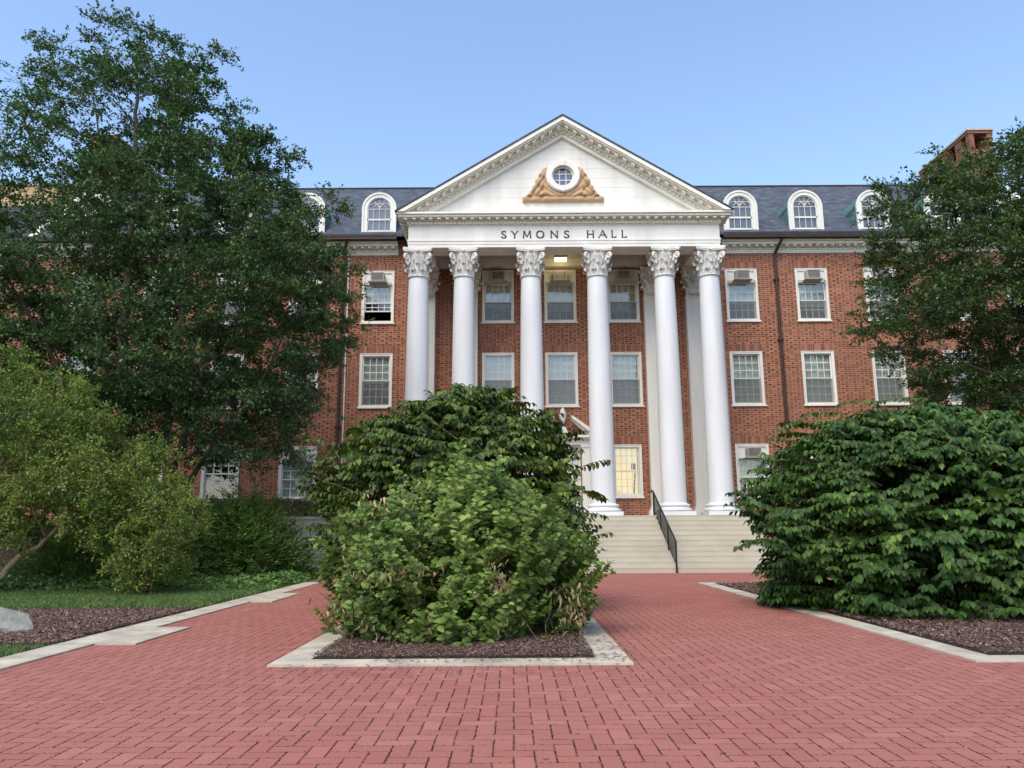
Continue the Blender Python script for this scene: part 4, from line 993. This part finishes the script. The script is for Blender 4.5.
# tree on the right edge
B = (16.6, 22.2, 0)
stems = [([B, (16.4, 22.2, 3), (16.0, 22.1, 7), (15.7, 22.0, 10), (15.5, 22.0, 12.8)], .24), ([(16.2, 22.1, 5.5), (14.9, 21.7, 9.0), (14.0, 21.5, 9.9), (12.9, 21.5, 11.4)], .13),
         ([(16.1, 22.1, 6.5), (14.0, 21.6, 8.2), (12.2, 21.3, 8.8)], .10), ([B, (17.4, 22.4, 5), (18.0, 22.6, 9), (18.2, 22.6, 13)], .18), ([(16.4, 22.2, 4.0), (14.2, 21.7, 5.4), (12.0, 21.5, 6.4)], .10)]
levels = [(4.2, 13.4, 19.5, 19.4, 25.2), (5.2, 12.8, 20.5, 18.6, 26.0), (6.2, 12.4, 21.0, 18.2, 26.2), (6.9, 11.5, 21.2, 18.2, 26.2), (7.6, 11.0, 21.5, 18.2, 26.4), (8.8, 11.2, 21.5, 18.4, 26.2), (10.0, 11.4, 21.3, 18.8, 26.0), (11.2, 11.6, 21.0, 19.2, 25.4), (12.0, 12.6, 20.6, 19.8, 24.8), (12.8, 14.8, 20.0, 20.4, 24.2), (13.8, 15.6, 19.2, 21.2, 23.4), (14.4, 16.6, 18.4, 21.8, 23)]
def thin_r(c): return .6 if c[2] > 11.3 else (.7 if c[0] < 12.4 else (.6 if math.sin(c[0] * 2.1 + c[2] * 1.7) > .3 else .95))
make_tree('leafy_tree', 'dark green tree with reddish tinges reaching in from the right edge', 'tree', B, stems, levels, 500, .56, .62, (28, 19), .108, 'leaf_right_tree', seed=9, width=.62, flatc=.42, up=1.1,
          extra=[(10.8, 21.5, 7.9), (10.9, 21.5, 7.0), (11.6, 21.5, 5.6), (11.3, 21.5, 11.3),  (11.1, 21.5, 10.6), (12.6, 21.5, 11.2), (13.0, 21.3, 10.8), (12.9, 21.6, 11.6), (13.4, 21.5, 11.3), (12.3, 21.4, 10.4),  (15.6, 21.8, 12.9)], thin=thin_r)

# yellowish small tree at the left frame edge with a bent pale trunk
B = (-12.6, 17.2, 0)
stems = [([B, (-11.6, 17.1, .18), (-10.95, 17.0, .42), (-10.62, 17.0, .85), (-10.1, 17.0, 1.2), (-9.6, 17.1, 1.8), (-9.2, 17.2, 2.8)], .12), ([B, (-11.9, 17.2, 1.6), (-11.2, 17.1, 3.2), (-10.6, 17.0, 4.6)], .09), ([(-10.1, 17.0, 1.2), (-10.6, 16.8, 2.5), (-10.4, 16.6, 4.0)], .05)]
levels = [(1.15, -13.0, -8.0, 15.8, 18.6), (1.7, -13.5, -7.5, 15.2, 19.2), (2.5, -13.8, -7.5, 15.0, 19.6), (3.0, -13.8, -7.9, 15.0, 19.6), (3.6, -13.6, -8.7, 15.2, 19.4), (4.2, -13.0, -9.6, 15.5, 19), (4.8, -12.5, -10.2, 16.0, 18.4), (5.2, -12.0, -10.6, 16.5, 17.8)]
make_tree('bent_trunk_tree', 'yellow-green small tree with a bent pale trunk at the left edge', 'tree', B, stems, levels, 330, .34, .36, (19, 18), .078, 'leaf_yellow', bark='pale_bark', seed=3, width=.48, up=.5, flatc=.9)
B = (-7.6, 16.4, 0)
stems = [([B, (-7.6, 16.4, .5), (-7.9, 16.3, 1.4)], .05), ([B, (-7.3, 16.3, .8), (-7.0, 16.2, 1.8)], .04), ([B, (-8.1, 16.5, .9), (-8.4, 16.5, 1.7)], .04)]
levels = [(.10, -8.0, -7.1, 15.8, 16.8), (.5, -8.3, -6.8, 15.5, 17.2), (1.1, -8.5, -6.6, 15.4, 17.4), (1.8, -8.5, -6.7, 15.5, 17.3), (2.4, -8.2, -7.0, 15.8, 17.0)]
make_tree('yellowing_shrub', 'loose yellowing shrub on the ground cover in front of the big tree', 'shrub', B, stems, levels, 100, .22, .26, (14, 14), .068, 'leaf_yellow', bark='twig', seed=13, width=.48, up=.5, flatc=.9, limb=.02)

# dark low yew: long fine shoots
def yew(name, label, c0, rx, ry, h, n, seed, mat='leaf_yew', size=.115, ln=(.35, .8)):
    r = np.random.default_rng(seed); root = empty(name, (c0[0], c0[1], 0), label, 'shrub'); P = []; D = []; N = []; S = []; br = MB()
    for k in range(n):
        a = r.random() * 2 * np.pi; q = r.random() ** .35; el = r.random()
        z = h * el * q; rr = math.sqrt(max(0, 1 - el ** 2.2)) * q * (1 + .12 * math.sin(a * 5 + 1) + .1 * math.sin(a * 3 + el * 6))
        s = np.array([c0[0] + rx * rr * math.cos(a), c0[1] + ry * rr * math.sin(a), .05 + z * (1 + .15 * math.sin(a * 4 + 2))])
        dr = np.array([math.cos(a) * .8, math.sin(a) * .8, .55 + .3 * el]) + r.normal(0, .35, 3); dr /= np.linalg.norm(dr); L = r.uniform(*ln); s = s - dr * L * .4
        m = 26; t_ = np.linspace(0, 1, m); pp = s + dr * L * t_[:, None] + np.array([0, 0, -.12]) * L * t_[:, None] ** 2
        sd_ = np.cross(dr, [0, 0, 1]); sd_ /= np.linalg.norm(sd_) + 1e-6; sg = np.where(np.arange(m) % 2 == 0, 1, -1)[:, None]
        P.append(pp); D.append(sd_ * sg + dr * .7 + r.normal(0, .25, (m, 3))); N.append(r.normal(0, .3, (m, 3)) + [0, 0, 1]); S.append(size * (1.1 - .6 * t_) * r.uniform(.8, 1.2, m))
        if k % 3 == 0: br.tube([s, s + dr * L * .5, s + dr * L], [.008, .006, .003], 3, cap=False)
    for k in range(8): a = k * .8; br.tube([(c0[0], c0[1], -.02), (c0[0] + rx * .4 * math.cos(a), c0[1] + ry * .4 * math.sin(a), h * .6)], [.04, .015], 5, cap=False)
    P, D, N, S = [np.concatenate(q, 0) for q in (P, D, N, S)]
    obj('stems', br, 'twig', root); leaves('foliage', P, D, N, S, mat, root, width=.34, fine=True, fold=.02, droop=.05); return root
yew('yew_shrub', 'dark feathery evergreen shrub between the big tree and the stone wall', (-7.75, 22.3), 1.85, 1.7, 2.25, 3600, 21)
yew('yew_shrub', 'dark evergreen shrub mostly hidden behind the bent-trunk tree', (-11.0, 20.6), 1.9, 1.2, 1.5, 1900, 22)

def ground_cover(name, label, rect, n, size, mat, z=.1, seed=4, exclude=None):
    r = np.random.default_rng(seed); x = r.uniform(rect[0], rect[1], n); y = r.uniform(rect[2], rect[3], n)
    h = z * (.45 + .55 * np.sin(x * 1.9 + np.sin(y * 1.1) * 2) * np.cos(y * 1.4 + x * .4)) + z * .6
    e = np.minimum(1, np.minimum(rect[1] - x, y - rect[2]) / .3)
    P = np.stack([x, y, .02 + np.maximum(.02, h * e) * r.random(n) ** .4], 1); D = r.normal(0, 1, (n, 3)) * [1, 1, .3]; N = r.normal(0, .45, (n, 3)) + [0, 0, 1]
    o = leaves(name, P, D, N, size * r.uniform(.6, 1.25, n), mat, width=.85, fine=True, fold=.08, droop=.1); tag(o, label, 'ground cover', kind='stuff'); return o
ground_cover('ivy_ground_cover', 'low leafy ivy carpet between the lawn strip and the shrubs', (-17, -5.6, 17.4, 24.5), 70000, .10, 'leaf_ivy', .16)

# low clipped hedge on the terrace
hg = empty('low_hedge', (-8.5, 28.6, 1.6), 'low brownish-green hedge on top of the stone wall, below the ground-floor window', 'hedge')
r = np.random.default_rng(31); n = 26000; x = r.uniform(-13, -4.6, n); y = 28.6 + r.choice([-1, 1], n) * .55 * r.random(n) ** .35; z = 1.62 + .88 * r.random(n) ** .7 * (1 + .04 * np.sin(x * 5))
leaves('foliage', np.stack([x, y, z], 1), r.normal(0, 1, (n, 3)), r.normal(0, .6, (n, 3)) + [0, -.4, .6], .07 * r.uniform(.7, 1.2, n), 'leaf_hedge', hg, width=.6, fine=True)
mb = MB()
for k in range(40): xx = -12.9 + k * .21; mb.tube([(xx, 28.6, 1.6), (xx + random.uniform(-.2, .2), 28.6 + random.uniform(-.3, .3), 2.3)], [.02, .008], 4)
obj('stems', mb, 'twig', hg)

# shrubs made of arching sprays with paired leaves
def spray_shrub(name, label, base, levels, n_out, n_in, leaf, mat, seed, spray=(.5, .95), rise=.25, arch=.5, hang=.75, width=.62, pair=.075, stems=9, droop=.22, tipup=0.0, layers=0.0, whorl=False, sizes=(.7, 1.15), extra=(), face=.75):
    r = np.random.default_rng(seed); root = empty(name, base, label, 'shrub'); L = np.array(levels); zs = L[:, 0]; P = []; D = []; N = []; S = []; br = MB(); bs = np.array(base, float)
    cx, cy = (L[:, 1].mean() + L[:, 2].mean()) / 2, (L[:, 3].mean() + L[:, 4].mean()) / 2
    tips = []
    def prof(z): return [np.interp(z, zs, L[:, k]) for k in (1, 2, 3, 4)]
    zr = np.linspace(zs[0], zs[-1], 120); wt_ = np.array([(prof(z)[1] - prof(z)[0]) + (prof(z)[3] - prof(z)[2]) for z in zr]) + .4; topw = np.interp(zr, [zs[0], zs[-1] - .8, zs[-1]], [1, 1, 2.6]); pz = wt_ * topw; pz /= pz.sum()
    todo = [(None, q) for q in range(n_out + n_in)] + [(e, 0) for e in extra]
    for fixed, k in todo:
        inner = fixed is None and k >= n_out
        z = r.choice(zr, p=pz) + r.normal(0, .05)
        if layers: z = z + .22 * (round(z / layers + .25 * math.sin(k * 7.7)) * layers - z)
        a = r.random() * 2 * np.pi; xl_, xr_, yf, yb = prof(min(max(z, zs[0]), zs[-1]))
        lob = 1 + .09 * math.sin(3 * a + z * 2.1) + .07 * math.sin(7 * a - z * 3.3) + min(.15, abs(r.normal(0, .045))) - .03
        near_top = max(0, (z - (zs[-1] - 1.0)) / 1.0)
        q = (r.uniform(.30, .75) if inner else (1 - .12 * r.random() ** 2 if r.random() > near_top * .9 else r.random() ** .6)) * lob
        tip = np.array([(xl_ + xr_) / 2 + (xr_ - xl_) / 2 * q * math.cos(a), (yf + yb) / 2 + (yb - yf) / 2 * q * math.sin(a), z])
        if fixed is not None: tip = np.array(fixed, float)
        hd = np.array([tip[0] - cx, tip[1] - cy, 0]); hd = hd / (np.linalg.norm(hd) + 1e-6) + r.normal(0, .42, 3) * [1, 1, 0]; hd /= np.linalg.norm(hd) + 1e-6
        ln = r.uniform(*spray); dr = hd + np.array([0, 0, rise + r.normal(0, .22) + near_top * .5]); dr /= np.linalg.norm(dr)
        s = tip - dr * ln + np.array([0, 0, arch * ln * .35]) * -.3
        m = int(ln / pair) + 1; t_ = np.linspace(.04, 1, m)[:, None]
        spine = s + dr * ln * t_ + np.array([0, 0, -arch * .35 * ln]) * t_ ** 2
        tg = dr + np.array([0, 0, -arch * .7]) * t_; tg = norm(tg); side = norm(np.cross(tg, np.array([[0, 0, 1.0]]) + r.normal(0, .12, (1, 3))))
        if k % 2 == 0 or fixed is not None: br.tube([s, spine[m // 2], spine[-1]], [.008, .006, .003], 3, cap=False)
        tips.append(s)
        spr = r.uniform(.72, 1.2)
        for sg in (-1, 1):
            dd_ = side * sg + tg * .55 + np.array([0, 0, -hang]) + r.normal(0, .22, (m, 3)) + np.array([0, 0, tipup])
            nn = np.array([0, 0, 1.0]) + side * sg * .5 * hang + hd * face + r.normal(0, .22, (m, 3))
            P.append(spine + r.normal(0, .008, (m, 3))); D.append(dd_); N.append(nn); S.append(leaf * spr * r.uniform(sizes[0], sizes[1], m) * (1 - .3 * np.abs(t_[:, 0] - .45)))
        P.append(spine[-1:]); D.append(tg[-1:] + [0, 0, -hang * .6]); N.append(np.array([[0, 0, 1.0]])); S.append(np.array([leaf * .9]))
    tips = np.array(tips)
    for k in range(stems):   # stems from the ground, forking toward the sprays
        a = k * 2 * np.pi / stems + r.random(); e = tips[r.integers(len(tips))]; b0 = bs + [.25 * math.cos(a), .25 * math.sin(a), -.03]
        mid = bs + (e - bs) * .5 + [0, 0, .25]; br.tube(bend(b0, mid, r, .1, 4, .04) + bend(mid, e, r, .1, 4, .04)[1:], [.045, .04, .035, .03, .026, .022, .018, .014, .010], 6, cap=False)
        for _ in range(14):
            e2 = tips[np.argsort(np.linalg.norm(tips - mid, axis=1) + r.random(len(tips)) * 1.5)[0]]; br.tube(bend(mid, e2, r, .1, 4, .05), [.02, .017, .013, .010, .007], 4, cap=False)
    P, D, N, S = [np.concatenate(q, 0) for q in (P, D, N, S)]
    obj('stems', br, 'twig', root); leaves('foliage', P, D, N, S, mat, root, width=width, fine=False, fold=.07, droop=droop)
    print(name, 'leaves', len(P)); return root

# island: tall dark shrub at the back, lighter one in front
spray_shrub('drooping_leaf_shrub', 'tall dark shrub with drooping leaves at the back of the brick island bed', (-1.0, 13.3, 0),
    [(.35, -2.6, .8, 11.6, 15.0), (.9, -2.9, 1.1, 11.4, 15.4), (1.5, -3.15, 1.25, 11.2, 15.6), (2.2, -3.4, 1.25, 11.3, 15.6), (2.8, -3.3, 1.15, 11.5, 15.3), (3.2, -2.9, .9, 11.8, 15.0), (3.6, -2.3, .45, 12.2, 14.5), (3.92, -1.2, 0.0, 12.8, 13.9)],
    1250, 650, .135, 'leaf_viburnum', 41, layers=.36, hang=.8, extra=[(1.6, 12.9, 2.6), (1.6, 13.0, 1.45), (1.5, 12.8, 2.0), (1.5, 12.8, 1.75), (-3.5, 13.0, 3.0), (-2.9, 13, 3.45), (.7, 13, 3.45)])
spray_shrub('broadleaf_shrub', 'bright green leafy shrub at the front of the brick island bed', (-.75, 10.3, 0),
    [(.16, -2.35, .85, 9.1, 11.6), (.5, -2.5, .98, 9.0, 11.8), (.9, -2.5, 1.0, 9.0, 11.9), (1.3, -2.4, .9, 9.1, 11.9), (1.65, -2.0, .6, 9.3, 11.7), (1.9, -1.5, .3, 9.6, 11.4), (2.15, -1.1, -.2, 9.9, 11.0)],
    1150, 460, .112, 'leaf_light', 42, spray=(.25, .8), rise=.9, arch=.25, hang=.25, width=.68, face=1.1, pair=.055, droop=.18, tipup=.15, stems=14, sizes=(.4, 1.35), extra=[(-.65, 9.6, 2.35), (.6, 9.9, 1.95), (-1.5, 9.7, 2.15), (-.2, 9.7, 2.25)])
spray_shrub('drooping_leaf_shrub', 'wide dark green shrub with layered drooping leaves in the right bed', (7.2, 13.3, 0),
    [(.10, 4.45, 10.3, 10.9, 15.6), (.5, 4.2, 10.7, 10.7, 15.9), (1.1, 4.15, 11.0, 10.7, 16.1), (1.7, 4.15, 11.0, 10.8, 16.1), (2.3, 4.45, 10.8, 11.0, 15.9), (2.8, 4.8, 10.5, 11.4, 15.5), (3.2, 5.2, 9.8, 12.1, 14.9), (3.52, 5.8, 8.8, 12.8, 14.2)],
    2400, 1200, .135, 'leaf_viburnum_right', 43, layers=.42, spray=(.45, 1.15), hang=.8, stems=14, extra=[(3.75, 12.9, 1.9), (3.8, 12.9, 1.35), (4.2, 13, 2.8), (4.3, 12.7, 2.9), (4.0, 13, .85), (3.9, 12.8, 2.05), (4.6, 13, 3.25), (4.9, 12.8, 3.35), (5.6, 13, 3.6), (6.3, 13, 3.65), (4.4, 12.6, 3.05)])

# withered leaves and pale seed sprays on the front shrub
fs = [o_ for o_ in COL.objects if o_.name.startswith('broadleaf_shrub')][0]
r = np.random.default_rng(77); P = []; D = []
for c, n, s in (((-1.95, 9.15, .40), 60, (.14, .10, .10)), ((-1.3, 8.95, .85), 60, (.30, .08, .05)), ((-.15, 8.95, .80), 55, (.08, .08, .12)), ((.7, 9.25, .40), 90, (.10, .10, .18)), ((-1.9, 9.1, 1.0), 16, (.05, .05, .14)), ((-.9, 9.2, .2), 90, (.6, .08, .07)), ((-1.5, 9.2, 1.7), 40, (.25, .1, .1))):
    P.append(np.array(c) + r.normal(0, 1, (n, 3)) * s); D.append(r.normal(0, .35, (n, 3)) + [0, 0, -1])
P = np.concatenate(P); D = np.concatenate(D); leaves('withered_leaves', P, D, r.normal(0, 1, P.shape) + [0, -.6, 0], .085 * r.uniform(.5, 1.2, len(P)), 'leaf_dead', fs, width=.35, droop=.3)
mb = MB()
for _ in range(22): a = np.array([r.uniform(-1.7, .6), r.uniform(9.3, 9.9), .02]); mb.tube(bend(a, a + [r.normal(0, .3), r.normal(-.1, .15), r.uniform(.3, .7)], r, .1, 4, .08), [.007, .006, .005, .004, .002], 4)
obj('dry_stems', mb, 'bark', fs)

# boulder at the left edge
mb = MB(); r = np.random.default_rng(8); ico = bmesh.new(); bmesh.ops.create_icosphere(ico, subdivisions=4, radius=1)
for v in ico.verts:
    p = v.co; d = 1.0
    for nrm_, off in (((.7, -.2, .7), .62), ((-.3, -.8, .5), .66), ((.9, -.4, .05), .8), ((.1, .3, .95), .55), ((.4, -.9, -.1), .8), ((-.8, -.3, .5), .7)):
        nv = Vector(nrm_).normalized(); k = p.dot(nv)
        if k > off: p = p - nv * (k - off) * .92
    p = p + Vector((math.sin(p.y * 7), math.sin(p.z * 9), math.sin(p.x * 8))) * .018
    v.co = Vector((-7.22 + p.x * .88, 10.45 + p.y * .6, .04 + p.z * .66))
ico.verts.ensure_lookup_table(); mb.v = [tuple(v.co) for v in ico.verts]; mb.f = [tuple(v.index for v in f.verts) for f in ico.faces]; ico.free()
bo = obj('boulder', mb, 'boulder'); autosmooth(bo, 22); tag(bo, 'grey weathered boulder sitting in the left mulch bed', 'boulder')
